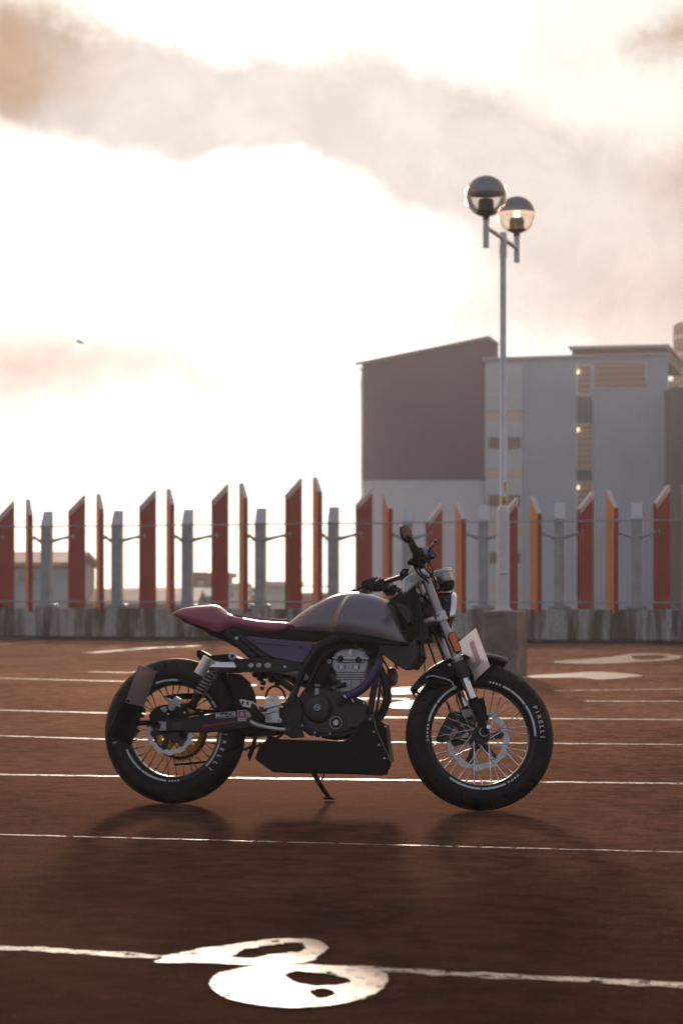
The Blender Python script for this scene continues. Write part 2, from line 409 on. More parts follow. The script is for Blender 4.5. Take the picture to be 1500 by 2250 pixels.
def puddle(loops, name='puddle', z=.0045, seed=0, wob=1.0):
    "outer outline and dry islands in it, in photo pixels on the ground"
    bm = bmesh.new(); edges = []
    for li, lp in enumerate(loops):
        n = len(lp); vs = []
        for i in range(n):
            p0, p1, p2, p3 = (Vector(lp[(i+j-1) % n]) for j in range(4))
            for k in range(24):
                t = k/24; q = .5*((2*p1)+(p2-p0)*t+(2*p0-5*p1+4*p2-p3)*t*t+(3*p1-p0-3*p2+p3)*t**3)
                a_ = (noise.noise(Vector((q.x*.03, q.y*.12, seed)))*3.5 + noise.noise(Vector((q.x*.16, q.y*.5, seed+5)))*2.6 + noise.noise(Vector((q.x*.5, q.y*1.5, seed+9)))*1.6)*wob*(1.6 if li else 1)
                q = q + Vector((a_*1.6, a_*.5))
                vs.append(bm.verts.new(G(q.x, q.y) + Vector((0, 0, z))))
        edges += [bm.edges.new((vs[i], vs[(i+1) % len(vs)])) for i in range(len(vs))]
    bmesh.ops.triangle_fill(bm, use_beauty=True, use_dissolve=False, edges=edges)
    me = bpy.data.meshes.new(name); bm.normal_update()
    for f in bm.faces:
        if f.normal.z < 0: f.normal_flip()
    bm.to_mesh(me); bm.free(); me.materials.append(M_glare)
    o = bpy.data.objects.new(name, me); C.objects.link(o); return tag(o, kind='structure')
puddle([[(340, 2116), (420, 2092), (520, 2076), (620, 2066), (690, 2068), (718, 2082), (704, 2100), (665, 2119), (560, 2124), (430, 2119)],
        [(508, 2105), (556, 2088), (606, 2077), (664, 2075), (660, 2094), (604, 2099), (560, 2107)]], seed=1)
puddle([[(462, 2168), (480, 2145), (540, 2130), (640, 2124), (760, 2128), (835, 2138), (852, 2155), (835, 2180), (790, 2200), (700, 2216), (600, 2216), (500, 2198)],
        [(626, 2144), (684, 2140), (766, 2155), (742, 2170), (690, 2171), (650, 2163)], [(684, 2181), (716, 2176), (736, 2190), (698, 2199)]], z=.0055, seed=2)
puddle([[(1156, 1486), (1230, 1481), (1310, 1477), (1405, 1484), (1385, 1489), (1320, 1494), (1270, 1490), (1156, 1490)]], seed=3, wob=.4)
puddle([[(1215, 1453), (1300, 1448), (1350, 1442), (1400, 1436), (1490, 1440), (1480, 1450), (1400, 1455), (1320, 1459), (1240, 1458)],
        [(1390, 1442), (1440, 1440), (1470, 1444), (1430, 1450), (1395, 1449)]], seed=4, wob=.4)
puddle([[(846, 1520), (880, 1512), (940, 1511), (960, 1518), (930, 1524), (870, 1526)]], seed=5, wob=.3)
puddle([[(850, 1552), (890, 1541), (950, 1541), (965, 1549), (920, 1556), (880, 1558)]], seed=6, wob=.3)

# ------------------------------------------------------------------ parapet wall
wr = empty('parapet_wall', MF)
tag(wr, 'long low concrete parapet wall with pale and black streaks below the striped fence', 'wall')
MB().box((-34, 0, .075), (44, .30, .62)).build('wall', M_conc, wr, smooth=0, bevel=.012)
MB().box((-34, .06, .0), (44, .27, .073)).build('foot', M_black, wr, smooth=0)  # near-black: shade of the gap below the wall put into its colour

# ------------------------------------------------------------------ fence
M_red = mat('red_board', (.29, .018, .017), .6, spec=.12, var=.12, vscale=3)
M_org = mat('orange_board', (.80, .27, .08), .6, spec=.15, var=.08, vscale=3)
M_cap = mat('galvanised_cap', (.50, .53, .56), .45, .3)
M_galv = mat('galvanised_post', (.30, .33, .37), .5, .2, var=.18, vscale=5)
fr = empty('fence', MF)
tag(fr, 'tall fence of slant-cut red and orange boards and grey posts along the parapet', 'fence')
def fx_at(px, y=.12): return P(px, 1200, y, MF).x
def fz_at(px, py, y=.12): return P(px, py, y, MF).z
def unyaw(v): return Vector(v) @ Matrix.Rotation(fang, 2)
def wide_board(px0, plow, phigh):
    x = fx_at(px0, .02); T = unyaw((.80, .60)); N = unyaw((.60, -.80)); w, t = .334, .085
    A = Vector((x, .04)); B = A + T*w; Cc = B - N*t; D = A - N*t
    zl, zh = fz_at(px0, plow), fz_at(px0, phigh)
    k = (zh-zl)/w
    mb = MB(); zb = .55
    lo = [mb.v((q.x, q.y, zb)) for q in (A, B, Cc, D)]; hi = [mb.v((q.x, q.y, z)) for q, z in ((A, zl), (B, zh), (Cc, zh), (D, zl))]
    for i in range(4): mb.f([lo[i], lo[(i+1) % 4], hi[(i+1) % 4], hi[i]], 0)
    mb.f(lo[::-1], 0); mb.f(hi, 1)
    o = mb.build('board', [M_red, M_cap], fr, smooth=0)
    q = lambda p, z, k=0: (p.x + N.x*k, p.y + N.y*k, z)
    MB().prism([q(A, zl-.10, .001), q(B, zh-.10, .001), q(B, zh+.012, .001), q(A, zl+.012, .001)], [q(A, zl-.10, .008), q(B, zh-.10, .008), q(B, zh+.012, .008), q(A, zl+.012, .008)]).build('cap_strip', M_cap, o, smooth=0)
    return A, B
def edge_board(px1, plow, phigh):
    x = fx_at(px1, .02); T = unyaw((-.304, .953)); N = unyaw((-.953, -.304)); w, t = .334, .088
    A = Vector((x, .0)); B = A + N*t; Cc = B + T*w; D = A + T*w
    zl, zh = fz_at(px1, plow), fz_at(px1, phigh)
    mb = MB(); zb = .55
    lo = [mb.v((q.x, q.y, zb)) for q in (A, B, Cc, D)]; hi = [mb.v((q.x, q.y, z)) for q, z in ((A, zl), (B, zl), (Cc, zh), (D, zh))]
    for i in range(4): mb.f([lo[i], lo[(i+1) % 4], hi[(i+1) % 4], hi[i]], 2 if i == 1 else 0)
    mb.f(lo[::-1], 0); mb.f(hi, 1)
    mb.build('board', [M_red, M_cap, M_org], fr, smooth=0); return A, D
def post(px0, px1, ptop):
    xc = (fx_at(px0) + fx_at(px1))/2 - .02; zt = fz_at(px0, ptop)
    Mp = Matrix.Translation((xc, .16, 0)) @ Matrix.Rotation(R(9), 4, 'Z')
    mb = MB(Mp); hw, d = .093, .10
    lo = [mb.v(q) for q in ((-hw, -d, .62), (hw, -d, .62), (hw, d, .62), (-hw, d, .62))]
    md = [mb.v(q) for q in ((-hw, -d, zt-.30), (hw, -d, zt-.30), (hw, d, zt-.02), (-hw, d, zt-.02))]
    for i in range(4): mb.f([lo[i], lo[(i+1) % 4], md[(i+1) % 4], md[i]], 0)
    mb.f(lo[::-1], 0); mb.f(md, 1)
    mb.build('post', [M_galv, M_cap], fr, smooth=0)
    MB(Mp).box((-.20, -.16, .621), (.20, .10, .70)).build('base_plate', M_galv, fr, smooth=0, bevel=.02)
    return xc
wides = [(-159, 1150, 1115), (-2, 1136, 1100), (154, 1122, 1087), (310, 1112, 1076), (469, 1099, 1063), (631, 1087, 1050), (786, 1108, 1071), (940, 1146, 1106), (1106, 1130, 1093), (1273, 1119, 1079), (1441, 1106, 1065), (1607, 1096, 1054), (1775, 1100, 1058)]
edges_ = [(-82, 1145, 1108), (74, 1132, 1096), (230, 1120, 1084), (385, 1109, 1073), (546, 1095, 1060), (709, 1082, 1047), (863, 1118, 1081), (1024, 1141, 1104), (1190, 1129, 1089), (1358, 1116, 1076), (1526, 1104, 1064), (1692, 1100, 1060)]
posts = [(-62, -42, 1123), (93, 114, 1121), (248, 268, 1119), (402, 423, 1117), (563, 583, 1114), (723, 743, 1111), (886, 907, 1109), (1051, 1076, 1107), (1218, 1242, 1103), (1387, 1411, 1102), (1556, 1580, 1101), (1724, 1748, 1100)]
for k in range(1, 7):                                        # the fence runs on past both edges of the photo
    wides.insert(0, (-159-156*k, 1150-12*(k % 4), 1115-12*(k % 4))); edges_.insert(0, (-82-156*k, 1145-12*(k % 4), 1108-12*(k % 4))); posts.insert(0, (-62-156*k, -42-156*k, 1123+k))
for k in range(1, 5):
    wides.append((1775+168*k, 1100+8*(k % 3), 1058+8*(k % 3))); edges_.append((1692+168*k, 1100+8*(k % 3), 1060+8*(k % 3))); posts.append((1724+168*k, 1748+168*k, 1100-k))
WB = [wide_board(*a) for a in wides]; EB = [edge_board(*a) for a in edges_]; PX = [post(*a) for a in posts]
for i, xc in enumerate(PX):
    for (q, s_) in ((EB[i][0], -1), (WB[i+1][0] if i+1 < len(WB) else None, 1)):
        if q is None: continue
        x1 = q.x - (.0 if s_ < 0 else -.03)
        a_ = Vector((xc + s_*.09, .10, 1.93)); b2 = Vector((x1, .10, 1.99 if s_ > 0 else 1.97)); mb = MB(); prev = None
        mb.tube([a_ + Vector((-s_*.02, 0, -.01)), a_.lerp(b2, .25) + Vector((0, -.02, -.01)), a_.lerp(b2, .6) + Vector((0, -.02, .01)), b2 + Vector((s_*.02, 0, .02))], [.05, .035, .024, .045], 8, smooth=4)
        mb.build('bracket', M_galv, fr)
for z in (2.21, .755):
    MB().tube([(-22, -.03, z)] + [(x, -.03 + .004*math.sin(x*3), z - .012*abs(math.sin(x*math.pi/1.37))) for x in [-10 + .5*i for i in range(64)]] + [(34, -.03, z)], .013, 6).build('cable', M_galv, fr)

# ------------------------------------------------------------------ street lamp on its concrete block
LB = G(1104, 1480); LB.x = (1104.5-CX)/F*23.2; LB.y = 23.2
def LZ(py): return H + (HZ-py)*23.2/F
pl = empty('concrete_block', Matrix.Translation((LB.x-.005, LB.y, 0)) @ Matrix.Rotation(R(-24) + 0, 4, 'Z'))
pl.matrix_world = Matrix.Translation((LB.x+.015, LB.y, 0)) @ Matrix.Rotation(R(-23), 4, 'Z')
tag(pl, 'square stained concrete block standing under the twin globe lamp post', 'concrete block')
M_plinth = mat('plinth_concrete', (.17, .15, .13), .85, var=.6, vscale=4, bump=.5, bscale=25)
MB().box((-.2, -.2, 0), (.2, .2, LZ(1342))).build('block', M_plinth, pl, smooth=0, bevel=.02)
M_lamp = mat('lamp_grey_paint', (.62, .67, .72), .42, .1, var=.1, vscale=12)
M_dome = mat('smoked_dome', (.36, .37, .46), .12, .2, coat=.6)
M_fit = mat('lamp_fitting', (.09, .075, .075), .5)
def glass_mat(name, tint, gl=.18):
    m = bpy.data.materials.new(name); m.use_nodes = True; n = NT(m.node_tree); n.n.remove(n.n['Principled BSDF'])
    o = n.n['Material Output']; t = n.node('ShaderNodeBsdfTransparent'); t.inputs[0].default_value = (*tint, 1)
    g = n.node('ShaderNodeBsdfGlossy'); g.inputs['Roughness'].default_value = .05; g.inputs[0].default_value = (1, .95, .88, 1)
    fz = n.node('ShaderNodeFresnel'); fz.inputs[0].default_value = 1.4
    mx = n.node('ShaderNodeMixShader'); n.put(mx.inputs[0], n.m('ADD', n.m('MULTIPLY', fz.outputs[0], .8), gl*.3)); n.l.new(t.outputs[0], mx.inputs[1]); n.l.new(g.outputs[0], mx.inputs[2])
    n.l.new(mx.outputs[0], o.inputs[0]); return m
M_globe = glass_mat('clear_globe', (.93, .90, .85))
lp = empty('street_lamp', Matrix.Translation((LB.x, LB.y, LZ(1341))))
tag(lp, 'tall grey lamp post with two glass globes half covered by smoked domes', 'street lamp')
zb = LZ(1341)
def lz(py): return LZ(py) - zb
mb = MB(); mb.lathe([(0, 0), (.095, 0), (.095, .02), (.070, .021), (.070, lz(1125)), (.066, lz(1119)), (.050, lz(1113)), (.036, lz(1109)), (.034, lz(565)), (.034, lz(564)), (0, lz(564))], ax=(0,0,1), n=32)
mb.build('pole', M_lamp, lp)
MB().box((-.045, -.0725, lz(1262)-.004), (.045, -.064, lz(1262)+.004)).build('door_seam', M_fit, lp, smooth=0)
mb = MB(); mb.lathe([(0, lz(566)), (.041, lz(566)), (.041, lz(514)), (.038, lz(511)), (0, lz(511))], ax=(0,0,1), n=28)
for z in (lz(556), lz(540)):
    for a_ in range(0, 360, 90): mb.cyl((0, 0, z), (.052*math.cos(R(a_+20)), .052*math.sin(R(a_+20)), z), .006, n=8)
mb.build('sleeve', M_lamp, lp)
M_yel = mat('yellow_sticker', (.75, .38, .03), .5)
MB().box((-.021, -.0375, lz(1112)), (.034, -.0362, lz(1091))).build('warning_sticker', M_yel, lp, smooth=0)
mb = MB(); t0 = Vector((.006, -.0385, (lz(1112)+lz(1091))/2 - .004)); 
for k in range(3):
    a0, a1 = R(90+120*k), R(210+120*k); p, q = (t0 + Vector((math.cos(a0), 0, math.sin(a0)))*.022), (t0 + Vector((math.cos(a1), 0, math.sin(a1)))*.022)
    mb.cyl(p, q, .0028, n=6)
mb.cyl(t0 + Vector((0, 0, .008)), t0 + Vector((0, 0, -.004)), .0025, n=6)
mb.build('warning_triangle', M_fit, lp)
MB().box((.006, -.0372, lz(1080)), (.034, -.030, lz(1060))).build('inspection_sticker', M_yel, lp, smooth=0)
# the arm runs almost along the line of sight
gl1 = P(1067, 431, 22.45, Matrix()); gl2 = P(1134.5, 472, 23.85, Matrix())
zg = (gl1.z + gl2.z)/2
off1 = Vector((gl1.x - LB.x, 22.45-23.2, 0)); off2 = Vector((gl2.x - LB.x, 23.85-23.2, 0))
zarm = lz(524)
MB().tube([off1 + Vector((0,0,zarm)), off2 + Vector((0,0,zarm))], .024, 12).build('arm', M_lamp, lp)
M_bulb = mat('lit_filament', (1, .8, .5), .5, emit=(1, .72, .38), es=9)
for k, (of, zc, tb, tt) in enumerate(((off1, gl1.z - zb, 1, 1), (off2, gl2.z - zb, 1, 1))):
    rad = .222 if k == 0 else .212; D_ = LB.y + of.y
    zt_, zb_ = zc - rad - .03, zc - rad - .33
    MB(Matrix.Translation(of)).lathe([(0, zb_), (.033, zb_), (.033, zt_), (0, zt_)], ax=(0,0,1), n=24).build('lamp_tube', M_lamp, lp)
    g = MB(Matrix.Translation(of)).ball((0,0,zc), rad, 40).build('globe', M_globe, lp, smooth=80)
    pr = []
    for j in range(15):
        a_ = R(90 - 84*j/14); pr.append((max(rad*.985*math.cos(a_), 0), zc + rad*.985*math.sin(a_)))
    pr[0] = (0, pr[0][1])
    for j in range(15):
        a_ = R(6 + 84*j/14); pr.append((max(rad*.96*math.cos(a_), 0), zc + rad*.96*math.sin(a_)))
    pr[-1] = (0, pr[-1][1])
    MB(Matrix.Translation(of)).lathe(pr, ax=(0,0,1), n=40).build('dome', M_dome, g, smooth=50)
    MB(Matrix.Translation(of)).lathe([(0, zc-rad-.035), (.036, zc-rad-.035), (.036, zc-rad), (.11, zc-rad+.045), (.105, zc-rad+.05), (.085, zc-rad+.052), (.085, zc-.07), (.075, zc-.035), (.03, zc-.025), (0, zc-.025)], ax=(0,0,1), n=32).build('lamp_holder', M_fit, lp)
    if k == 1:
        mb = MB(Matrix.Translation(of))
        for dx in (-.022, 0, .022): mb.cyl((dx, 0, zc-.02), (dx, 0, zc+.035), .008, n=8)
        mb.build('bulb', M_bulb, lp)
        li = bpy.data.lights.new('bulb_light', 'POINT'); li.energy = 6; li.color = (1, .7, .4); li.shadow_soft_size = .03
        lo_ = bpy.data.objects.new('bulb_light', li); C.objects.link(lo_); lo_.parent = lp; lo_.location = of + Vector((0, -.05, zc+.06))

# ------------------------------------------------------------------ buildings beyond the car park
def WP(px, py, D): return Vector(((px-CX)/F*D, D, H + (HZ-py)/F*D))
M_pur = mat('dark_cladding', (.080, .046, .110), .7, var=.08, vscale=1)
M_ren = mat('grey_render', (.38, .46, .56), .8, var=.06, vscale=.4)
M_ren2 = mat('pale_render', (.62, .63, .68), .8, var=.06, vscale=.4)
M_dk = mat('dark_panel', (.10, .105, .12), .6)
M_beige = mat('beige_band', (.62, .50, .42), .7)
M_frm = mat('white_window_frame', (.62, .64, .66), .5)
M_pane = mat('window_glass', (.16, .20, .22), .12, spec=.9)
M_blind = bpy.data.materials.new('slatted_blind'); M_blind.use_nodes = True
def blind_nodes():
    n = NT(M_blind.node_tree); b = n.n['Principled BSDF']; tc = n.node('ShaderNodeTexCoord')
    w = n.node('ShaderNodeTexWave', bands_direction='Z'); n.put(w.inputs['Vector'], tc.outputs['Object']); w.inputs['Scale'].default_value = 1.1; w.inputs['Distortion'].default_value = .4
    n.put(b.inputs['Base Color'], n.mix(w.outputs['Fac'], (.30, .21, .15, 1), (.44, .33, .24, 1)))
blind_nodes()
M_roof = mat('pale_roof_edge', (.40, .43, .45), .5)
bx = WP(797, HZ, 104.5)
Mb = Matrix.Translation((bx.x, bx.y, -9)); inv = Mb.inverted()
ab = empty('apartment_building', Mb)
tag(ab, 'large grey building with a dark purple sloped-roof wing behind the fence', 'building')
def face_prism(name, mt, pts, depth, back=None, par=ab, inv_=inv, bevel=0):
    "pts: (px,py,D) outline of the face that looks at the car park; depth straight back"
    mb = MB(inv_); A = [WP(*p) for p in pts]; Bk = [p + Vector((back or 0, depth, 0)) for p in A]
    mb.prism(A, Bk); return mb.build(name, mt, par, smooth=0, bevel=bevel)
D1 = 104.5
YB = lambda D: HZ + (H+9)*F/D
face_prism('cladding', M_pur, [(797, 1056, D1), (1070, 1056, D1), (1094, 1056, D1), (1094, 757, D1), (1074, 742, D1), (797, 801, D1)], 12)
face_prism('lower_wall', M_ren2, [(797, YB(D1)-.5, D1-.05), (1070, YB(D1)-.5, D1-.05), (1070, 1056, D1-.05), (797, 1056, D1-.05)], 12)
face_prism('roof', M_roof, [(795.5, 801, D1-.02), (1073, 741.5, D1-.02), (1095, 757, D1-.02), (1097, 754.5, D1-.02), (1074, 738, D1-.02), (795.5, 797.5, D1-.02)], 12)
face_prism('fascia', M_roof, [(781, 801.5, D1-.4), (1073, 741.5, D1-.4), (1095, 757, D1-.4), (1097, 754.5, D1-.4), (1074, 737.5, D1-.4), (780, 797, D1-.4)], .37)
face_prism('downpipe', M_roof, [(788, 806, D1-.2), (791, 806, D1-.2), (797, 816, D1-.2), (794, 818, D1-.2)], .15)
# grey block, its face turned a little
def DG(px):
    X0, Y0, X1, Y1 = (1064-CX)/F*104, 104., (1467-CX)/F*101.6, 101.6
    k = (px-CX)/F; t = (k*Y0 - X0)/((X1-X0) - k*(Y1-Y0)); return Y0 + t*(Y1-Y0)
def g_rect(name, mt, x0, x1, y0, y1, out=0., depth=.3, par=None, bevel=0):
    k = lambda px, py, base: (px, HZ + (py-HZ)*1.0, DG(px)-out)
    o = face_prism(name, mt, [k(x0, y1, 0), k(x1, y1, 0), k(x1, y0, 0), k(x0, y0, 0)], depth, par=par or ab, bevel=bevel); return o
face_prism('wall', M_ren, [(1064, YB(104), DG(1064)), (1467, YB(101.6), DG(1467)), (1467, 778, DG(1467)), (1064, 790, DG(1064))], 12, back=1.3)
face_prism('parapet', M_roof, [(1060, 791, DG(1060)-.15), (1469, 779, DG(1469)-.15), (1469, 773.5, DG(1469)-.15), (1060, 785.5, DG(1060)-.15)], 12, back=1.3)
face_prism('penthouse', mat('penthouse_cladding', (.05, .035, .04), .6), [(1256, 790, 104), (1466, 790, 103), (1466, 764, 103), (1256, 767, 104)], 8, back=2)
face_prism('penthouse_roof', M_roof, [(1248, 767, 103.5), (1469, 762, 102.5), (1469, 756, 102.5), (1248, 760.5, 103.5)], 9, back=2.4)
g_rect('bay_panel', mat('pale_bay', (.50, .57, .60), .5), 1067, 1147, 800, 1345, .04, .2)
for r in range(5):
    y = 803 + 126.5*r
    g_rect('spandrel', M_beige, 1067, 1147, y+102, y+121, .07, .1)
    for (x0, x1) in ((1069, 1105), (1112, 1146)):
        if r == 0:
            fr_ = g_rect('window', M_frm, x0, x1, y+2, y+100, .09, .1); g_rect('pane', mat('milky_glass', (.48, .57, .60), .3) if 'milky_glass' not in bpy.data.materials else bpy.data.materials['milky_glass'], x0+2, x1-2, y+4, y+62, .11, .05, fr_)
            g_rect('panel', bpy.data.materials['milky_glass'], x0+2, x1-2, y+65, y+98, .11, .05, fr_)
        else:
            fr_ = g_rect('window', M_frm, x0, x1, y-1, y+59, .09, .1)
            g_rect('pane', bpy.data.materials['milky_glass'], x0+3, x1-3, y+2, y+27, .11, .05, fr_)
            g_rect('pane', mat('dim_room', (.15, .12, .10), .2) if 'dim_room' not in bpy.data.materials else bpy.data.materials['dim_room'], x0+3, x1-3, y+31, y+56, .115, .05, fr_)
            g_rect('panel', bpy.data.materials['milky_glass'], x0, x1, y+62, y+100, .08, .05)
M_sconce = mat('lit_wall_lamp', (1, .8, .6), .5, emit=(1, .70, .45), es=1.8)
for r in range(5):
    y = 803 + 127*r
    if r == 0:
        fr_ = g_rect('window', M_frm, 1264, 1301, 800, 870, .05, .15); g_rect('pane', M_blind, 1269, 1296, 804, 863, .08, .05, fr_)
    else:
        fr_ = g_rect('window', M_frm, 1265, 1301, y+1, y+101, .03, .15); g_rect('pane', M_blind, 1267, 1300, y+2, y+98, .06, .05, fr_)
    g_rect('infill_panel', M_dk, 1266, 1300, y+(70 if r == 0 else 102), y+127, .04, .12)
    g_rect('wall_lamp', M_sconce, 1267.5, 1272, y+9, y+19, .25, .15, bevel=.05)
fr_ = g_rect('window', M_frm, 1303, 1419, 794, 854, .04, .15); g_rect('pane', M_blind, 1306, 1416, 796, 850, .07, .05, fr_)

nb = empty('side_building', Matrix.Translation((16.5, 99, -9)))
tag(nb, 'dark flat-topped block cut by the right edge of the photo', 'building')
inv2 = nb.matrix_world.inverted()
face_prism('wall', mat('slate_render', (.085, .085, .10), .8), [(1478, YB(99), 99), (1700, YB(99), 99), (1700, 852, 99), (1478, 854, 99)], 10, par=nb, inv_=inv2)
face_prism('coping', M_dk, [(1477, 854, 98.9), (1700, 852, 98.9), (1700, 848, 98.9), (1477, 850, 98.9)], 10.2, par=nb, inv_=inv2)
tw = empty('tower_block', Matrix.Translation(((1540-CX)/F*190, 190, -9)))
tag(tw, 'brown rounded high-rise with balconies peeping over the right corner', 'tower')
mb = MB(); tc_ = 2.5
Rt = 62/F*190
mb.lathe([(0, 0), (Rt, 0), (Rt, 9+H+(HZ-716)/F*190), (Rt-.25, 9+H+(HZ-711)/F*190), (0, 9+H+(HZ-711)/F*190)], ax=(0,0,1), n=40)
mb.build('wall', mat('tower_brick', (.22, .12, .06), .8, var=.1, vscale=.5), tw)
for k in range(9):
    z = 9 + H + (HZ-748)/F*190 - k*1.55
    MB().lathe([(Rt-.1, z), (Rt+.05, z), (Rt+.05, z+.35), (Rt-.1, z+.22)], ax=(0,0,1), n=40, closed=True).build('floor_band', M_beige, tw)
    if k > 1: MB().box((-Rt-.62, -1.4, z+.2), (-Rt+.3, .6, z+.85)).build('balcony', M_dk, tw, smooth=0)

M_tile = mat('pink_roof_tiles', (.36, .20, .15), .6, var=.3, vscale=2)
M_brick = mat('red_brick', (.26, .09, .05), .8, var=.25, vscale=2)
M_gwall = mat('house_grey', (.38, .41, .45), .8, var=.1, vscale=1)
M_white = mat('house_white', (.60, .57, .52), .7, var=.1, vscale=1)
def house(name, label, x0, x1, eave, ridge, D, wall, roof, depth=7, gable=True, chim=None, wins=()):
    X0, X1 = (x0-CX)/F*D, (x1-CX)/F*D; ze = H+(HZ-eave)/F*D+9; zr = H+(HZ-ridge)/F*D+9
    o = empty(name, Matrix.Translation(((X0+X1)/2, D, -9))); tag(o, label, 'house'); w = (X1-X0)/2
    mb = MB()
    if gable:
        mb.prism([(-w, 0, 0), (-w, depth, 0), (-w, depth, ze), (-w, depth/2, zr-.1), (-w, 0, ze)], [(w, 0, 0), (w, depth, 0), (w, depth, ze), (w, depth/2, zr-.1), (w, 0, ze)])
    else: mb.box((-w, 0, 0), (w, depth, ze))
    mb.build('wall', wall, o, smooth=0)
    mb = MB(); e = .25
    if gable:
        k = (zr-ze)/(depth/2)
        mb.prism([(-w-e, -e, ze-e*k+.06), (-w-e, depth/2, zr), (-w-e, depth+e, ze-e*k+.06), (-w-e, depth+e, ze-e*k+.2), (-w-e, depth/2, zr+.16), (-w-e, -e, ze-e*k+.2)],
                 [(w+e, -e, ze-e*k+.06), (w+e, depth/2, zr), (w+e, depth+e, ze-e*k+.06), (w+e, depth+e, ze-e*k+.2), (w+e, depth/2, zr+.16), (w+e, -e, ze-e*k+.2)])
    else: mb.box((-w-e, -e, ze+.003), (w+e, depth+e, ze+.25))
    rf = mb.build('roof', roof, o, smooth=0)
    for (cx_, cw, top) in (chim or ()):
        X = (cx_-CX)/F*D-(X0+X1)/2; zc = H+(HZ-top)/F*D+9
        mb = MB(); mb.box((X-cw/2, depth*.4, ze), (X+cw/2, depth*.4+.7, zc)); mb.build('chimney', M_brick, rf, smooth=0)
    for (a0, a1, b0, b1) in wins:
        q = MB().box(((a0-CX)/F*D-(X0+X1)/2, -.06, H+(HZ-b1)/F*D+9), ((a1-CX)/F*D-(X0+X1)/2, .02, H+(HZ-b0)/F*D+9)).build('window', M_frm, o, smooth=0)
        MB().box(((a0+1.5-CX)/F*D-(X0+X1)/2, -.08, H+(HZ-b1+1.5)/F*D+9), ((a1-1.5-CX)/F*D-(X0+X1)/2, -.02, H+(HZ-b0-1.5)/F*D+9)).build('pane', M_pane, q, smooth=0)
    return o
house('grey_house', 'grey house with a shallow pinkish roof seen through the leftmost fence gaps', -60, 151, 1246, 1217, 75, M_gwall, M_tile, 8, wins=[(38, 84, 1250, 1278), (100, 112, 1250, 1276)])
house('garage', 'long low shed with a rough pink tiled roof left of centre behind the fence', 186, 420, 1334, 1304, 80, M_gwall, M_tile, 6)
house('brick_house', 'red brick building with chimneys showing between two fence boards', 424, 497, 1268, 1262, 120, M_brick, M_brick, 7, gable=False, chim=[(428, 1.0, 1256), (474, .8, 1258)], wins=[(436, 446, 1278, 1292)])
house('slate_house', 'small house with a pale slate roof below the brick building', 420, 476, 1318, 1300, 85, M_white, M_gwall, 5)
house('white_house', 'white house with a flat dark top behind the seat', 497, 532, 1292, 1288, 110, M_white, M_gwall, 6, gable=False, wins=[(505, 515, 1300, 1314)])
house('beige_house', 'plain beige house with a flat roof just left of the tank', 582, 650, 1289, 1285, 100, M_white, M_beige, 6, gable=False)
house('low_brick_house', 'low red brick house with a tiled roof just above the tank', 655, 770, 1308, 1296, 130, M_brick, M_tile, 6)

M_leaf = mat('tree_leaves', (.07, .075, .035), .6, var=.4, vscale=1)
M_bark = mat('tree_bark', (.08, .06, .045), .9)
def tree(label, px, top, D, wpx, seed, n=650):
    X = (px-CX)/F*D; zt = H+(HZ-top)/F*D+9; w = wpx/F*D/2; rnd = random.Random(seed)
    o = empty('tree', Matrix.Translation((X, D, -9))); tag(o, label, 'tree', 'trees beyond the car park')
    mb = MB(); mb.tube([(0,0,0), (.1,0,zt*.35), (.0,.1,zt*.7), (.1,0,zt*.93)], [.28, .22, .13, .03], 8, smooth=3)
    for k in range(9):
        a_ = rnd.uniform(0, 6.28); z0 = zt*rnd.uniform(.4, .75); l = w*rnd.uniform(.5, .9)
        mb.tube([(0,0,z0), (math.cos(a_)*l*.6, math.sin(a_)*l*.6, z0+l*.35), (math.cos(a_)*l, math.sin(a_)*l, z0+l*.9)], [.09, .05, .015], 6)
    mb.build('trunk', M_bark, o)
    mb = MB(); cl = [(rnd.gauss(0, .45)*w, rnd.gauss(0, .45)*w, zt*(.62+.3*rnd.random()), w*rnd.uniform(.25, .5)) for _ in range(14)]
    for _ in range(n):
        c = rnd.choice(cl); q = Vector((rnd.gauss(0,1), rnd.gauss(0,1), rnd.gauss(0,1))).normalized()*c[3]*rnd.uniform(.5, 1.1)
        p = Vector(c[:3]) + q; p.z = min(p.z, zt); s_ = rnd.uniform(.10, .22)
        u_ = Vector((rnd.gauss(0,1), rnd.gauss(0,1), rnd.gauss(0,1))).normalized()*s_; v_ = u_.orthogonal().normalized()*s_*.6
        mb.f([mb.v(p-u_), mb.v(p+v_), mb.v(p+u_), mb.v(p-v_)])
    mb.build('crown', M_leaf, o, smooth=0, weld=False)
tree('thin hazy tree sticking up beside the brick building', 434, 1240, 135, 26, 1)
tree('small round tree behind the white house', 548, 1272, 150, 46, 2)
tree('wide hazy tree behind the low brick house, above the tank', 690, 1282, 210, 70, 3)
tree('hazy tree left of the dark wing of the grey building', 765, 1286, 230, 66, 4)
tree('tree above the long shed roof, between two fence posts', 610, 1276, 190, 50, 5)

# a bird high over the fence on the left
bc = P(175, 752, 60, Matrix())
bd = empty('bird', Matrix.Translation(bc)); tag(bd, 'small dark bird flying in the pale sky at left', 'bird')
mb = MB(); mb.tube([(-.09, 0, .01), (-.04, 0, .02), (.03, 0, .0), (.10, 0, -.02), (.14, 0, -.025)], [.008, .03, .035, .02, .005], 10, smooth=3)
for s_ in (-1, 1): mb.prism([(-.03, 0, .01), (.05, 0, 0), (-.04, s_*.15, .05), (-.08, s_*.13, .05)], [(-.03, 0, .017), (.05, 0, .007), (-.04, s_*.15, .055), (-.08, s_*.13, .055)])
mb.build('body', M_black, bd)

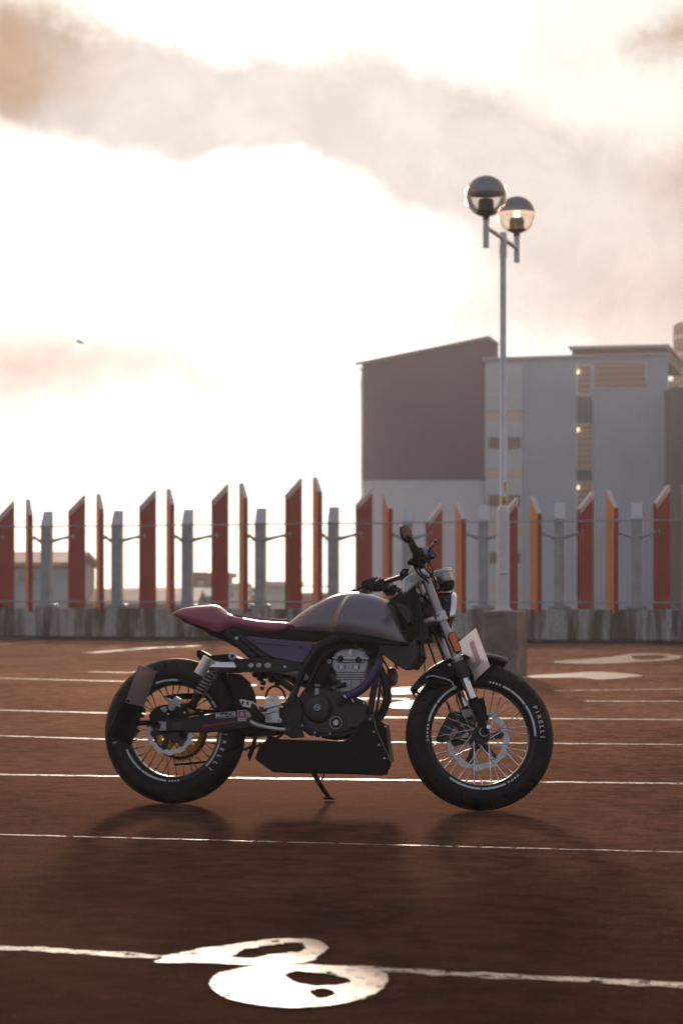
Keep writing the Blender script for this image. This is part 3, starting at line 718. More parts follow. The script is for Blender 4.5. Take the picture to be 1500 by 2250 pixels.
# ------------------------------------------------------------------ haze: real air from the camera to past the far hills
def haze():
    m = bpy.data.materials.new('haze_air'); m.use_nodes = True; n = NT(m.node_tree); n.n.remove(n.n['Principled BSDF'])
    v = n.node('ShaderNodeVolumePrincipled'); v.inputs['Color'].default_value = (1, .91, .92, 1)
    v.inputs['Density'].default_value = HAZE; v.inputs['Anisotropy'].default_value = HAZE_G
    n.l.new(v.outputs[0], n.n['Material Output'].inputs['Volume'])
    o = MB().box((-640, -60, -10), (640, 600, 32)).build('haze', m, smooth=0); tag(o, kind='stuff')
HAZE, HAZE_G = .00085, .52
haze()

# ------------------------------------------------------------------ the motorcycle
K_black = mat('black_plastic', (.006, .005, .007), .58, spec=.16, var=.2, vscale=20)
K_frame = mat('frame_paint', (.012, .010, .015), .42, 0, spec=.3, coat=.04)
K_tank = mat('tank_lacquer', (.165, .138, .165), .27, .55, coat=.6, var=.05, vscale=6)
K_seat = mat('maroon_seat', (.30, .065, .115), .33, 0, coat=.25, var=.06, vscale=10)
K_pur = mat('purple_lacquer', (.075, .040, .13), .30, .35, coat=.3)
K_hose = mat('purple_hose', (.055, .028, .11), .38, .1)
K_eng = mat('dark_engine_case', (.045, .038, .045), .45, .55, var=.15, vscale=25)
K_head = mat('cast_alloy', (.42, .41, .44), .44, .55, var=.15, vscale=25)
K_alu = mat('brushed_alloy', (.50, .50, .53), .34, .85, var=.08, vscale=30)
K_chrome = mat('chrome', (.75, .76, .80), .12, 1.0)
K_fork = mat('fork_tube', (.33, .32, .34), .28, .92)
K_silver = mat('satin_silver', (.66, .64, .63), .34, .55)
K_rub = bpy.data.materials.new('tyre_rubber'); K_rub.use_nodes = True
def rubber():
    n = NT(K_rub.node_tree); b = n.n['Principled BSDF']; b.inputs['Base Color'].default_value = (.008, .007, .010, 1); b.inputs['Roughness'].default_value = .58
    b.inputs['Specular IOR Level'].default_value = .22
    tc = n.node('ShaderNodeTexCoord'); sp = n.node('ShaderNodeSeparateXYZ'); n.l.new(tc.outputs['Object'], sp.inputs[0])
    ang = n.m('ARCTAN2', sp.outputs[2], sp.outputs[0]); rr = n.m('SQRT', n.m('ADD', n.m('MULTIPLY', sp.outputs[0], sp.outputs[0]), n.m('MULTIPLY', sp.outputs[2], sp.outputs[2])))
    w = n.m('SINE', n.m('ADD', n.m('MULTIPLY', ang, 28.), n.m('MULTIPLY', n.m('ABSOLUTE', sp.outputs[1]), 75.)))
    g = n.m('MULTIPLY', n.mapr(w, .80, .93), n.m('MULTIPLY', n.mapr(rr, .272, .280), n.mapr(n.m('ABSOLUTE', sp.outputs[1]), .008, .014)))
    f = n.noise(tc.outputs['Object'], 160, 3).outputs[0]
    bp = n.node('ShaderNodeBump'); bp.inputs['Strength'].default_value = 1; bp.inputs['Distance'].default_value = .004
    n.put(bp.inputs['Height'], n.m('ADD', n.m('MULTIPLY', g, -1.), n.m('MULTIPLY', f, .06))); n.l.new(bp.outputs[0], b.inputs['Normal'])
rubber()
K_tape = mat('reflective_tape', (.62, .66, .70), .4)
K_letter = mat('tyre_letters', (.55, .55, .56), .5)
K_wall_letter = mat('sidewall_letters', (.22, .22, .23), .5)
K_gold = mat('gold_sprocket', (.62, .33, .05), .35, .8)
K_org = mat('orange_reflector', (.85, .14, .01), .25, coat=.5)
def thin_plastic(name, col, k):
    m = mat(name, col, .35); n = NT(m.node_tree); t = n.node('ShaderNodeBsdfTranslucent'); t.inputs[0].default_value = (*col, 1)
    mx = n.node('ShaderNodeMixShader'); mx.inputs[0].default_value = k; n.l.new(n.n['Principled BSDF'].outputs[0], mx.inputs[1]); n.l.new(t.outputs[0], mx.inputs[2])
    n.l.new(mx.outputs[0], n.n['Material Output'].inputs[0]); return m
K_white = thin_plastic('white_plastic_plate', (.88, .88, .92), .72)
K_pink = thin_plastic('faded_red_letter', (.84, .72, .77), .68)
K_red = mat('red_decal', (.35, .02, .03), .4)
K_mag = mat('crimson_decal', (.42, .02, .09), .4)
K_decal = mat('white_decal', (.72, .70, .74), .4)
K_blue = mat('blue_badge', (.05, .16, .34), .3, .3)
K_lens = mat('headlamp_lens', (.75, .62, .48), .12, .3, coat=1)
K_plate = thin_plastic('number_plate_back', (.46, .39, .40), .5)
K_ret = mat('reservoir_plastic', (.38, .38, .40), .35)

LEAN, YAW = 6.0, -11.7
MBK = Matrix.Translation((-.745, 9.26, 0)) @ Matrix.Rotation(R(YAW), 4, 'Z') @ Matrix.Rotation(R(-LEAN), 4, 'X')
RAKE, STEER = R(24), R(18)
axs = Vector((-math.sin(RAKE), 0, math.cos(RAKE)))
c0 = Vector((1.361, 0, .32)); RS = Matrix.Rotation(STEER, 4, axs)
nz = (MBK.to_3x3() @ RS.to_3x3() @ Vector((0, 1, 0))).z
FR, RR_, TR = .321, .322, .055
zw = (FR-TR)*math.sqrt(1-nz*nz) + TR
c0.z = zw/math.cos(R(LEAN))
MS = Matrix.Translation(c0) @ RS @ Matrix.Translation(-c0)
MSW = MBK @ MS
bike = empty('motorcycle', MBK)
tag(bike, 'dark grey motorcycle with maroon seat and wire wheels leaning on its side stand', 'motorcycle')

def bp_(pts, y): return [P(a, b, y, MBK) for a, b in pts]
def sp_(pts, y): return [P(a, b, y, MSW) for a, b in pts]
def bplate(name, mt, pts, y0, y1, bevel=.003, par=None, smooth=35):
    return MB().plate(bp_(pts, y0), y0, y1).build(name, mt, par or bike, smooth=smooth, bevel=bevel)
def splate(name, mt, pts, y0, y1, bevel=.003, par=None):
    return MB(MS).plate(sp_(pts, y0), y0, y1).build(name, mt, par or bike, bevel=bevel)
def q3(px, py, y): return P(px, py, y, MBK)
def s3(px, py, y): return P(px, py, y, MSW)
def btube(name, mt, pts, r, smooth=6, par=None, n=12):
    return MB().tube([q3(*p) for p in pts], r, n, smooth=smooth).build(name, mt, par or bike, smooth=60)
def stube(name, mt, pts, r, smooth=6, par=None, n=12):
    return MB(MS).tube([s3(*p) for p in pts], r, n, smooth=smooth).build(name, mt, par or bike, smooth=60)
def bolt(mb, c, r=.005, h=.004, d=-1):
    mb.cyl(c, Vector(c) + Vector((0, d*h, 0)), r, n=6)
def arcfn(table):
    def f(x):
        if x <= table[0][0]: return table[0][1]
        for (a, b), (c, d) in zip(table, table[1:]):
            if x <= c: t = (x-a)/(c-a); return b + (d-b)*t
        return table[-1][1]
    return f
def smoothfn(table):
    xs = [t[0] for t in table]; ys = [t[1] for t in table]; n = len(xs)
    d = [(ys[i+1]-ys[i])/(xs[i+1]-xs[i]) for i in range(n-1)]
    m = [d[0]] + [0 if d[i-1]*d[i] <= 0 else 2*d[i-1]*d[i]/(d[i-1]+d[i]) for i in range(1, n-1)] + [d[-1]]
    def f(x):
        if x <= xs[0]: return ys[0]
        if x >= xs[-1]: return ys[-1]
        i = max(j for j in range(n-1) if xs[j] <= x); h = xs[i+1]-xs[i]; t = (x-xs[i])/h
        return ys[i]*(1+2*t)*(1-t)**2 + h*m[i]*t*(1-t)**2 + ys[i+1]*t*t*(3-2*t) + h*m[i+1]*t*t*(t-1)
    return f

# ---- wheels
def wheel(front):
    c = c0 if front else Vector((0, 0, RR_)); Mw = Matrix.Translation(c)
    if front: Mw = Matrix.Translation(c0) @ RS
    w = .052 if front else .062; RO = FR if front else RR_
    g = .012 if front else .002
    mb = MB(); mb.lathe([(r+g, y) for r, y in [(.205, -.010), (.207, -.030), (.214, -.038), (.226, -.040), (.226, -.047), (.216, -.047), (.210, -.042), (.201, -.028), (.199, -.010), (.199, .010), (.201, .028), (.210, .042), (.216, .047), (.226, .047), (.226, .040), (.214, .038), (.207, .030), (.205, .010)]], n=128, closed=True)
    o = mb.build('front_wheel' if front else 'rear_wheel', mat('black_rim', (.018, .016, .02), .3, .4) if 'black_rim' not in bpy.data.materials else bpy.data.materials['black_rim'], bike, smooth=50)
    o.matrix_basis = Mw
    prof = [(.217+g, -.038), (.226+g, -.0475), (.232+g, -w*.90), (.243+g*.7, -w), (.260, -w*1.04), (.277, -w*1.0), (RO-.027, -w*.86), (RO-.014, -w*.64), (RO-.005, -w*.36), (RO-.001, -w*.14), (RO, 0)]
    prof = prof + [(r, -y) for r, y in prof[-2::-1]]
    MB().lathe(prof, n=160).build('tyre', K_rub, o, smooth=60)
    # rim tape
    def arc(a0, a1): MB().ring(.2165+g, .2250+g, -.0487, -.0474, a0=a0, a1=a1, n=max(2, int(abs(a1-a0)/3))).build('rim_tape', K_tape, o, smooth=0)
    def dashes(a0, a1, k):
        for i in range(k):
            a = a0 + (a1-a0)*(i+.25)/k; arc(a, a + (a1-a0)/k*.55)
    if front:
        for a in ((119, 146), (147.5, 168), (67, 58), (57, 37), (35.5, 1), (235, 270), (271.5, 297)): arc(*a)
        dashes(170, 190, 5); dashes(69, 83, 4); dashes(299, 315, 4)
    else:
        for a in ((85, 111), (28, 37), (-2, -44), (203, 232), (233.5, 256), (257, 265)): arc(*a)
        dashes(38, 47, 3); dashes(267, 281, 4)
    # moulded lettering on the sidewall
    def letters(word, r, a0, a1, size, mt, name='lettering'):
        mb = MB()
        for i, ch in enumerate(word):
            a = a0 + (a1-a0)*i/max(1, len(word)-1)
            X = Vector((math.sin(R(a)), 0, -math.cos(R(a)))); Y = Vector((math.cos(R(a)), 0, math.sin(R(a)))); Z = Vector((0, -1, 0))
            T = Matrix((X, Y, Z)).transposed().to_4x4(); T.translation = Vector((math.cos(R(a))*r, -w*1.04-.0012, math.sin(R(a))*r))
            mb.text(ch, size, T, .002, bold=.035)
        mb.build(name, mt, o, smooth=0, weld=False)
    if front:
        letters('PIRELLI', .2620, 29, 0, .0250, K_letter)
    else:
        letters('PIRELLI', .2480, 4, -42, .0250, K_letter)
        letters('S', .262, 193, 193, .022, K_letter)
    # hub
    hb = .036 if front else .042
    mb = MB(); mb.lathe([(0, -.062), (.014, -.062), (.016, -.05), (hb, -.046), (hb+.004, -.038), (hb-.008, -.030), (.024, -.02), (.022, .02), (hb-.006, .030), (hb+.010, .038), (hb+.008, .048), (.02, .056), (.014, .064), (0, .064)], n=36)
    mb.build('hub', K_eng, o, smooth=40)
    # spokes
    me = {}
    for side in (-1, 1):
        for dr in (-1, 1):
            mb = MB(); a = R(-dr*46 - 4*dr)
            p0 = Vector((math.cos(a)*(hb), side*.034, math.sin(a)*(hb))); p1 = Vector((.201+g, side*.006, 0))
            mb.tube([p0, p0.lerp(p1, .88), p0.lerp(p1, .885), p1], [.0019, .0019, .0034, .0034], 6)
            ob = mb.build('spoke', K_chrome if front else K_eng, o, smooth=60); me[(side, dr)] = ob.data
            bpy.data.objects.remove(ob)
    for k in range(36):
        s_ = bpy.data.objects.new('spoke', me[((-1, 1)[k % 2], (-1, 1)[(k//2) % 2])]); C.objects.link(s_); s_.parent = o
        s_.rotation_euler = (0, -R(k*10 + 4), 0)
    return o, Mw
fw, MFW = wheel(True); rw, MRW = wheel(False)
mb = MB(); mb.cyl((.178*math.cos(R(-97)), 0, .196*math.sin(R(-97))+.004), (.178*math.cos(R(-97)), 0, .196*math.sin(R(-97))+.03), .006, n=8)
mb.build('valve', K_pur, fw)

def rotor(par, y, ro, ri, n, amp, mt, carrier, name='brake_disc'):
    mb = MB(); mb.ring(lambda a: ri + amp*.75*math.cos(R(n*a)), lambda a: ro + amp*math.cos(R(n*a)), y-.002, y+.002, n=240)
    d = mb.build(name, mt, par, smooth=30)
    mb = MB(); k = 6
    for i in range(k):
        a = R(i*360/k + 12)
        def at(r, off): return (r*math.cos(a+off), r*math.sin(a+off))
        mb.prism([(*at(.034, -.35)[:1], y-.003, at(.034, -.35)[1]), (at(ri*.99, -.16)[0], y-.003, at(ri*.99, -.16)[1]), (at(ri*1.06, 0)[0], y-.003, at(ri*1.06, 0)[1]), (at(ri*.99, .16)[0], y-.003, at(ri*.99, .16)[1]), (at(.034, .35)[0], y-.003, at(.034, .35)[1])],
                 [(*at(.034, -.35)[:1], y+.003, at(.034, -.35)[1]), (at(ri*.99, -.16)[0], y+.003, at(ri*.99, -.16)[1]), (at(ri*1.06, 0)[0], y+.003, at(ri*1.06, 0)[1]), (at(ri*.99, .16)[0], y+.003, at(ri*.99, .16)[1]), (at(.034, .35)[0], y+.003, at(.034, .35)[1])])
    mb.ring(.02, .045, y-.0035, y+.0035, n=36)
    mb.build('disc_carrier', carrier, par, smooth=20, bevel=.0008)
rotor(fw, .066, .137, .112, 12, .0035, K_alu, K_eng)
rotor(rw, -.075, .108, .088, 12, .0035, K_alu, K_eng)
# sprocket and chain on the far side
mb = MB(); mb.ring(.090, .112, .080, .085, n=72)
for i in range(5):
    a = i*72 + 20
    p = lambda r, o_: (r*math.cos(R(a+o_)), r*math.sin(R(a+o_)))
    A_ = [p(.04, -22), p(.094, -7), p(.094, 7), p(.04, 22)]
    mb.prism([(x, .080, z) for x, z in A_], [(x, .085, z) for x, z in A_])
mb.build('sprocket', K_gold, rw, smooth=20)
mb = MB()
mb.ring(lambda a: .118, lambda a: .128 + (.007 if int(a*1.2) % 2 else -.004), .079, .086, n=216)
mb.ring(.112, .119, .079, .086, n=72)
mb.build('chain_ring', K_black, rw, smooth=0)
btube('chain', K_black, [(383, 1680, .083), (460, 1672, .083), (520, 1651, .083), (552, 1641, .083), (590, 1632, .08), (640, 1600, .08)], .006, smooth=3, n=8)
mb = MB(); pts = [q3(*p) for p in [(520, 1652, .083), (530, 1648, .083), (540, 1646, .083), (550, 1642, .083), (560, 1641, .083), (572, 1637, .083), (582, 1634, .083)]]
for p in pts: mb.box(p - Vector((.006, .006, .008)), p + Vector((.006, .006, .008)))
mb.build('chain_links', K_black, bike, smooth=0)
bplate('chain_guide', K_black, [(560, 1600), (568, 1602), (560, 1640), (548, 1673), (543, 1660), (552, 1636)], .06, .075)

# ---- swingarm and rear brake
bplate('swingarm', K_frame, [(347, 1580), (372, 1577), (410, 1577), (447, 1571), (522, 1558), (585, 1552), (640, 1556), (640, 1604), (600, 1598), (533, 1602), (470, 1608), (424, 1609), (350, 1608), (343, 1600)], -.110, -.080, bevel=.006)
bplate('swingarm_brace', K_frame, [(360, 1584), (447, 1578), (522, 1566), (640, 1560), (640, 1604), (533, 1606), (424, 1610), (360, 1606)], .085, .105, bevel=.006)
bplate('swingarm_underside', K_black, [(530, 1600), (612, 1606), (608, 1610), (560, 1616), (534, 1618)], -.09, .09)
mb = MB().plate(bp_([(348, 1586), (365, 1586), (365, 1605), (348, 1605)], -.116), -.116, -.110)
mb.build('axle_block', K_head, bike, bevel=.001)
MB().lathe([(0, -.126), (.012, -.126), (.013, -.118), (.013, -.116)], c=q3(356.5, 1596, 0) * 1.0 - Vector((0, q3(356.5, 1596, 0).y, 0)), n=24).build('axle_nut', K_eng, bike)
bplate('chain_adjuster', K_eng, [(378, 1588), (402, 1586), (402, 1604), (378, 1605)], -.114, -.110)
def decal_T(px, py, y, tilt):
    o = q3(px, py, y); X = Vector((math.cos(R(tilt)), 0, math.sin(R(tilt)))); Z = Vector((0, -1, 0)); Y = Z.cross(X)
    T = Matrix((X, Y, Z)).transposed().to_4x4(); T.translation = o; return T
T = decal_T(495.5, 1571, -.1108, 4)
MB().text('Muc-Off', .026, T, .0006, spacing=1.02).build('decal_lettering', K_decal, bike, smooth=0, weld=False)
mb = MB(T); L_, Hh, t_ = .0445, .0125, .0014
for a_, b2 in (((-L_, -Hh, 0), (L_, -Hh+t_, .0006)), ((-L_, Hh-t_, 0), (L_, Hh, .0006)), ((-L_, -Hh+t_, 0), (-L_+t_, Hh-t_, .0006)), ((L_-t_, -Hh+t_, 0), (L_, Hh-t_, .0006))): mb.box(a_, b2)
mb.build('decal_border', K_decal, bike, smooth=0)
T = decal_T(532.5, 1572.5, -.1110, 4)
st = MB(T).box((-.0205, -.0235, -.0004), (.0205, .0235, .0002)).build('sticker', K_decal, bike, smooth=0)
MB(T).box((-.0175, -.010, .0003), (.0175, .021, .0006)).build('sticker_field', K_mag, st, smooth=0)
MB(T @ Matrix.Translation((0, .0055, .0012))).text('R', .030, Matrix(), .0006).build('sticker_letter', K_decal, st, smooth=0, weld=False)
MB(T @ Matrix.Translation((0, -.0165, .0008))).text('TAKASAGO', .0072, Matrix(), .0006).build('sticker_word', mat('navy_print', (.02, .02, .10), .5), st, smooth=0, weld=False)
bplate('red_stripe', K_red, [(444, 1594), (517, 1584.5), (517, 1587.5), (444, 1597.5)], -.1106, -.1100, bevel=0)
# caliper
cb = bplate('caliper_bracket', K_black, [(330, 1588), (327, 1570), (338, 1556), (350, 1550), (366, 1548), (395, 1546), (408, 1552), (414, 1566), (410, 1580), (380, 1582), (352, 1584)], -.108, -.086, bevel=.004)
mb = MB(); c = q3(379, 1553, -.11); mb.lathe([(0, -.018), (.010, -.018), (.0105, -.0165), (.013, -.0165), (.0135, -.019), (.0165, -.018), (.018, -.012), (.018, .03)], c=c, n=36)
mb.plate(bp_([(379, 1536), (386, 1530), (398, 1536), (399, 1544), (392, 1553), (380, 1548)], -.112), -.112, -.09)
mb.plate(bp_([(366, 1538), (371, 1534), (376, 1539), (374, 1548), (367, 1545)], -.112), -.112, -.09)
mb.plate(bp_([(352, 1555), (364, 1552), (368, 1560), (362, 1566), (354, 1560)], -.110), -.110, -.09)
mb.build('rear_caliper', K_head, bike, bevel=.001)
def bolts(pts, y, r, h, name, par, mt=None, f=None, M=None):
    for p in pts:
        mb = MB(M); bolt(mb, (f or q3)(*p, y), r, h); mb.build(name, mt or K_alu, par)
bolts(((395, 1551), (406, 1566), (370, 1569)), -.11, .005, .006, 'bolt', cb)
bplate('chain_guard', K_black, [(356, 1531), (372, 1526), (405, 1523), (440, 1522), (446, 1530), (420, 1536), (380, 1537)], .07, .09)
btube('brake_line', K_black, [(384, 1540, -.10), (420, 1556, -.11), (470, 1562, -.112), (520, 1556, -.113), (560, 1551, -.113)], .0045)
bplate('torque_arm', K_black, [(392, 1569), (470, 1561), (560, 1548), (566, 1552), (520, 1560), (430, 1572), (394, 1576)], -.114, -.111)
# hugger
mb = MB()
def hug(u, v):
    a = R(58 - 62*u); yy = -.078 + .156*v; r = .345 - .018*abs(2*v-1)**3
    return (r*math.cos(a), yy, RR_ + r*math.sin(a))
mb.grid(hug, 24, 12); mb.build('rear_mudguard', K_black, bike, smooth=60, solid=.004)
bplate('mudguard_side', K_black, [(500, 1478), (530, 1482), (550, 1500), (562, 1530), (563, 1556), (540, 1562), (520, 1565), (512, 1530)], -.082, -.076)

# ---- number plate carrier at the rear wheel
def quad3(name, mt, A, th, bevel=.001, par=None):
    A = [Vector(a) for a in A]; nrm = (A[1]-A[0]).cross(A[3]-A[0]).normalized()*th
    return MB().prism(A, [a + nrm for a in A]).build(name, mt, par or bike, smooth=0, bevel=bevel)
quad3('number_plate', K_plate, [q3(306, 1461, -.30), q3(345, 1475, -.10), q3(317, 1553, -.10), q3(277, 1545, -.30)], .003)
ph = quad3('plate_holder', K_black, [q3(273, 1540, -.28), q3(318, 1552, -.09), q3(291, 1636, -.09), q3(243, 1620, -.26)], .022, .004)
btube('holder_rod', K_black, [(274, 1532, -.29), (262, 1560, -.29), (240, 1612, -.29), (238, 1616, -.29)], .006, smooth=1, par=ph)
btube('holder_arm', K_black, [(300, 1590, -.12), (325, 1588, -.12), (352, 1596, -.118)], .012, smooth=2, par=ph)
mb = MB(); 
for p in ((316, 1560), (313, 1573), (310, 1590), (303, 1606), (297, 1614)): mb.cyl(q3(*p, -.10), q3(*p, -.07), .010, n=7)
mb.build('plate_lamp', K_black, ph)
mb = MB(); bolt(mb, q3(282, 1540, -.295), .006, .004); bolt(mb, q3(240, 1603, -.29), .004, .004)
mb.build('plate_screw', K_black, ph)

# ---- shock absorber
top, bot = q3(486, 1452, -.105), q3(424, 1548, -.108)
mb = MB(); mb.cyl(top, bot, .010, n=16); mb.build('shock_absorber', K_eng, bike)
sa = bpy.data.objects['shock_absorber']
ax = (bot-top); L_ = ax.length; ax.normalize(); u_ = ax.orthogonal().normalized(); v_ = ax.cross(u_)
path = []
for i in range(0, 161):
    t = i/160; a = t*2*math.pi*9.5; path.append(top + ax*(L_*(.10 + .68*t)) + (u_*math.cos(a) + v_*math.sin(a))*.024)
MB().tube(path, .0045, 8).build('coil_spring', K_fork, sa, smooth=70)
MB().cyl(bot - ax*.05, bot + ax*.01, .017, .014).build('shock_body', K_black, sa, bevel=.002)
mb = MB().lathe([(.012, -.012), (.019, -.010), (.019, .01), (.012, .012)], c=bot, closed=True, n=24); mb.build('shock_eye', K_black, sa)
MB().lathe([(.008, -.008), (.016, -.007), (.016, .008), (.008, .009)], c=q3(510.5, 1441.5, -.115), closed=True, n=28).build('top_eye', K_alu, sa)
MB().cyl(q3(510.5, 1441.5, -.128), q3(510.5, 1441.5, -.10), .0085, n=20).build('top_bolt', K_eng, sa)
# ---- silencer
a, b = q3(462, 1465, -.135), q3(530, 1466, -.135)
sx = (b-a).normalized()
sil = MB().lathe([(0, 0), (.022, 0), (.026, .006), (.026, (b-a).length)], c=a, ax=sx, n=32).build('silencer', K_chrome, bike, smooth=50)
a, b = q3(459, 1446, -.15), q3(438, 1482, -.15)
MB().lathe([(0, .002), (.024, .002), (.024, 0), (.0255, 0), (.0255, (b-a).length), (.023, (b-a).length), (.023, .02), (0, .02)], c=a, ax=(b-a), n=32).build('silencer_tip', K_silver, sil, smooth=50)
bplate('number_bracket', K_black, [(432, 1428), (440, 1428), (463, 1441), (452, 1453), (438, 1450), (431, 1440)], -.02, .05, bevel=.005)
bplate('rear_tray', K_black, [(460, 1440), (480, 1439), (505, 1436), (520, 1446), (560, 1452), (560, 1460), (470, 1456)], -.10, .10, bevel=.004)
hs = MB(); A = [(512, 1449), (520, 1447), (600, 1449), (640, 1452), (668, 1462), (660, 1475), (600, 1477), (530, 1477), (520, 1470)]
# heat shield plate with three holes
def holed(pts, holes, y0, y1, M=MBK, n=18, xf=None):
    bm = bmesh.new(); edges = []
    o2 = [P(a, b, y0, M) for a, b in pts]; vs = [bm.verts.new((p.x, y0, p.z)) for p in o2]
    edges += [bm.edges.new((vs[i], vs[(i+1) % len(vs)])) for i in range(len(vs))]
    for (hx, hy, rx, rz) in holes:
        c = P(hx, hy, y0, M); hv = [bm.verts.new((c.x + rx*math.cos(2*math.pi*k/n), y0, c.z + rz*math.sin(2*math.pi*k/n))) for k in range(n)]
        edges += [bm.edges.new((hv[i], hv[(i+1) % n])) for i in range(n)]
    g = bmesh.ops.triangle_fill(bm, use_beauty=True, edges=edges)
    r = bmesh.ops.extrude_face_region(bm, geom=bm.faces[:])
    bmesh.ops.translate(bm, verts=[e for e in r['geom'] if isinstance(e, bmesh.types.BMVert)], vec=(0, y1-y0, 0))
    if xf: bmesh.ops.transform(bm, matrix=xf, verts=bm.verts)
    mb = MB(); mb.bm.free(); mb.bm = bm; return mb
holed(A, [(551, 1461.5, .0125, .0105), (568, 1461.5, .0125, .0105), (588, 1462, .0155, .0125)], -.165, -.158).build('heat_shield', K_frame, bike, smooth=0, bevel=.0015)
btube('exhaust_pipe', K_silver, [(525, 1466, -.14), (560, 1464, -.135), (600, 1466, -.12), (650, 1480, -.09), (700, 1500, -.03)], .020)
bolts(((626, 1465),), -.165, .006, .004, 'shield_screw', bike); bolts(((520, 1402),), -.125, .008, .004, 'seat_bolt', bike)

# ---- seat, tail and frame
tp = smoothfn([(379, 1349), (388, 1341.5), (400, 1337), (433, 1332), (473, 1329), (481, 1331), (492, 1338), (507, 1349), (533, 1357), (573, 1364), (608, 1367), (636, 1369)])
bt = smoothfn([(379, 1352), (400, 1361), (447, 1377), (477, 1388), (490, 1384), (510, 1377), (563, 1384), (600, 1388), (624, 1380), (636, 1373)])
wd = smoothfn([(379, .012), (392, .042), (430, .078), (473, .098), (510, .105), (560, .110), (600, .100), (636, .070)])
def loft_x(x0, x1, tp, bt, wd, nu, nv, e1, e2, ytop=0., ybot=-.09, mod=None):
    mb = MB(); rows = []
    for i in range(nu+1):
        px = x0 + (x1-x0)*i/nu; t = P(px, tp(px), ytop, MBK); b = P(px, bt(px), ybot, MBK); w = wd(px); row = []
        for j in range(2*nv+1):
            s = j/nv - 1; v = 1-abs(s)                    # v: 0 at the lower edge, 1 on the crown
            yy = w*(1 - v**e1)**(1/e2)*(.93 + .07*min(1, v/.3)); yy *= (1 if s < 0 else -1)
            if mod: yy *= mod(px, v)
            x = b.x + (t.x-b.x)*v; z = b.z + (t.z-b.z)*v
            row.append(mb.v((x, yy, z)))
        rows.append(row)
    for a_, b2 in zip(rows, rows[1:]):
        for j in range(2*nv): mb.f([a_[j], b2[j], b2[j+1], a_[j+1]])
        mb.f([a_[0], a_[-1], b2[-1], b2[0]])
    mb.f(rows[0]); mb.f(rows[-1][::-1]); return mb
loft_x(379, 506, tp, bt, wd, 50, 12, 3.2, 2.2).build('tail_cowl', K_seat, bike, smooth=50)
seat = loft_x(506, 636, tp, bt, wd, 40, 12, 5.0, 2.4).build('seat', K_seat, bike, smooth=50)
btube('seat_piping', K_seat, [(507, 1349, .06), (535, 1356, .075), (575, 1362, .08), (612, 1364, .07), (634, 1362, .05)], [.006, .009, .010, .009, .005], par=seat)
btube('seat_seam', K_black, [(506, 1351, -.05), (520, 1354, -.06), (534, 1358, -.07)], .0025, par=seat)
bplate('undertail', K_black, [(397, 1356), (406, 1357), (450, 1375), (480, 1386), (520, 1380), (540, 1400), (520, 1424), (500, 1412), (478, 1402), (455, 1393), (452, 1386), (408, 1369), (398, 1363)], -.055, .055, bevel=.006)
mb = MB(); mb.tube([q3(448, 1388, -.06), q3(456, 1393, -.06)], .004, 6); mb.build('tail_bolt', K_gold, bike)
bplate('subframe_cover', K_black, [(490, 1383), (510, 1375), (565, 1386), (625, 1386), (640, 1383), (740, 1388), (742, 1400), (716, 1409), (690, 1410), (640, 1406), (560, 1398), (510, 1393)], -.118, -.07, bevel=.004)
bplate('subframe_cover', K_black, [(490, 1383), (510, 1375), (565, 1386), (625, 1386), (740, 1388), (742, 1400), (690, 1410), (560, 1398), (510, 1393)], .07, .118, bevel=.004)
btube('subframe_tube', K_frame, [(497, 1388, -.105), (520, 1410, -.108), (560, 1447, -.11)], .018, smooth=2)
btube('subframe_tube', K_frame, [(512, 1384, -.115), (545, 1415, -.115), (590, 1452, -.115)], .012, smooth=2)
btube('subframe_tube', K_frame, [(497, 1388, .105), (520, 1410, .108), (560, 1447, .11)], .018, smooth=2)
sp0 = bplate('side_panel', K_pur, [(533, 1399), (560, 1400), (640, 1408), (690, 1413), (686, 1425), (666, 1458), (650, 1457), (598, 1446), (575, 1432)], -.122, -.09, bevel=.006)
mb = MB(); mb.tube([q3(562, 1418, -.1235), q3(566, 1414, -.1235), q3(600, 1416, -.1235), q3(650, 1421, -.1235), q3(672, 1421, -.1235)], .0018, 6, smooth=3)
bolt(mb, q3(557, 1408, -.122), .008, .0015); bolt(mb, q3(661, 1422, -.122), .008, .0015); mb.build('panel_groove', K_frame, sp0)
bplate('airbox', K_black, [(560, 1425), (640, 1440), (720, 1420), (740, 1440), (720, 1500), (690, 1520), (640, 1500), (600, 1478), (565, 1470)], -.08, .08, bevel=.01)
btube('frame_tube', K_frame, [(800, 1414, -.10), (765, 1402, -.112), (735, 1404, -.118), (708, 1416, -.120), (690, 1432, -.122), (668, 1470, -.122), (650, 1515, -.122), (640, 1540, -.122)], [.012, .015, .017, .018, .018, .016, .015, .018])
btube('frame_tube', K_frame, [(780, 1420, -.10), (750, 1420, -.105), (722, 1432, -.108), (704, 1452, -.108), (690, 1480, -.11), (672, 1520, -.11)], .009)
btube('frame_tube', K_frame, [(585, 1474, -.10), (615, 1495, -.11), (650, 1520, -.115)], .015, smooth=2)
btube('frame_tube', K_frame, [(872, 1340, -.05), (850, 1400, -.07), (835, 1450, -.075), (822, 1510, -.085), (812, 1570, -.10)], .014)
btube('frame_tube', K_frame, [(872, 1340, .05), (850, 1400, .07), (835, 1450, .075), (822, 1510, .085), (812, 1570, .10)], .014)
bplate('pivot_plate', K_frame, [(618, 1560), (632, 1530), (655, 1530), (665, 1560), (660, 1600), (668, 1620), (640, 1622), (622, 1612), (612, 1592)], -.118, -.095, bevel=.004)
bplate('pivot_plate', K_frame, [(618, 1560), (632, 1530), (655, 1530), (665, 1560), (660, 1600), (668, 1620), (640, 1622), (622, 1612)], .095, .118, bevel=.004)
mb = MB()
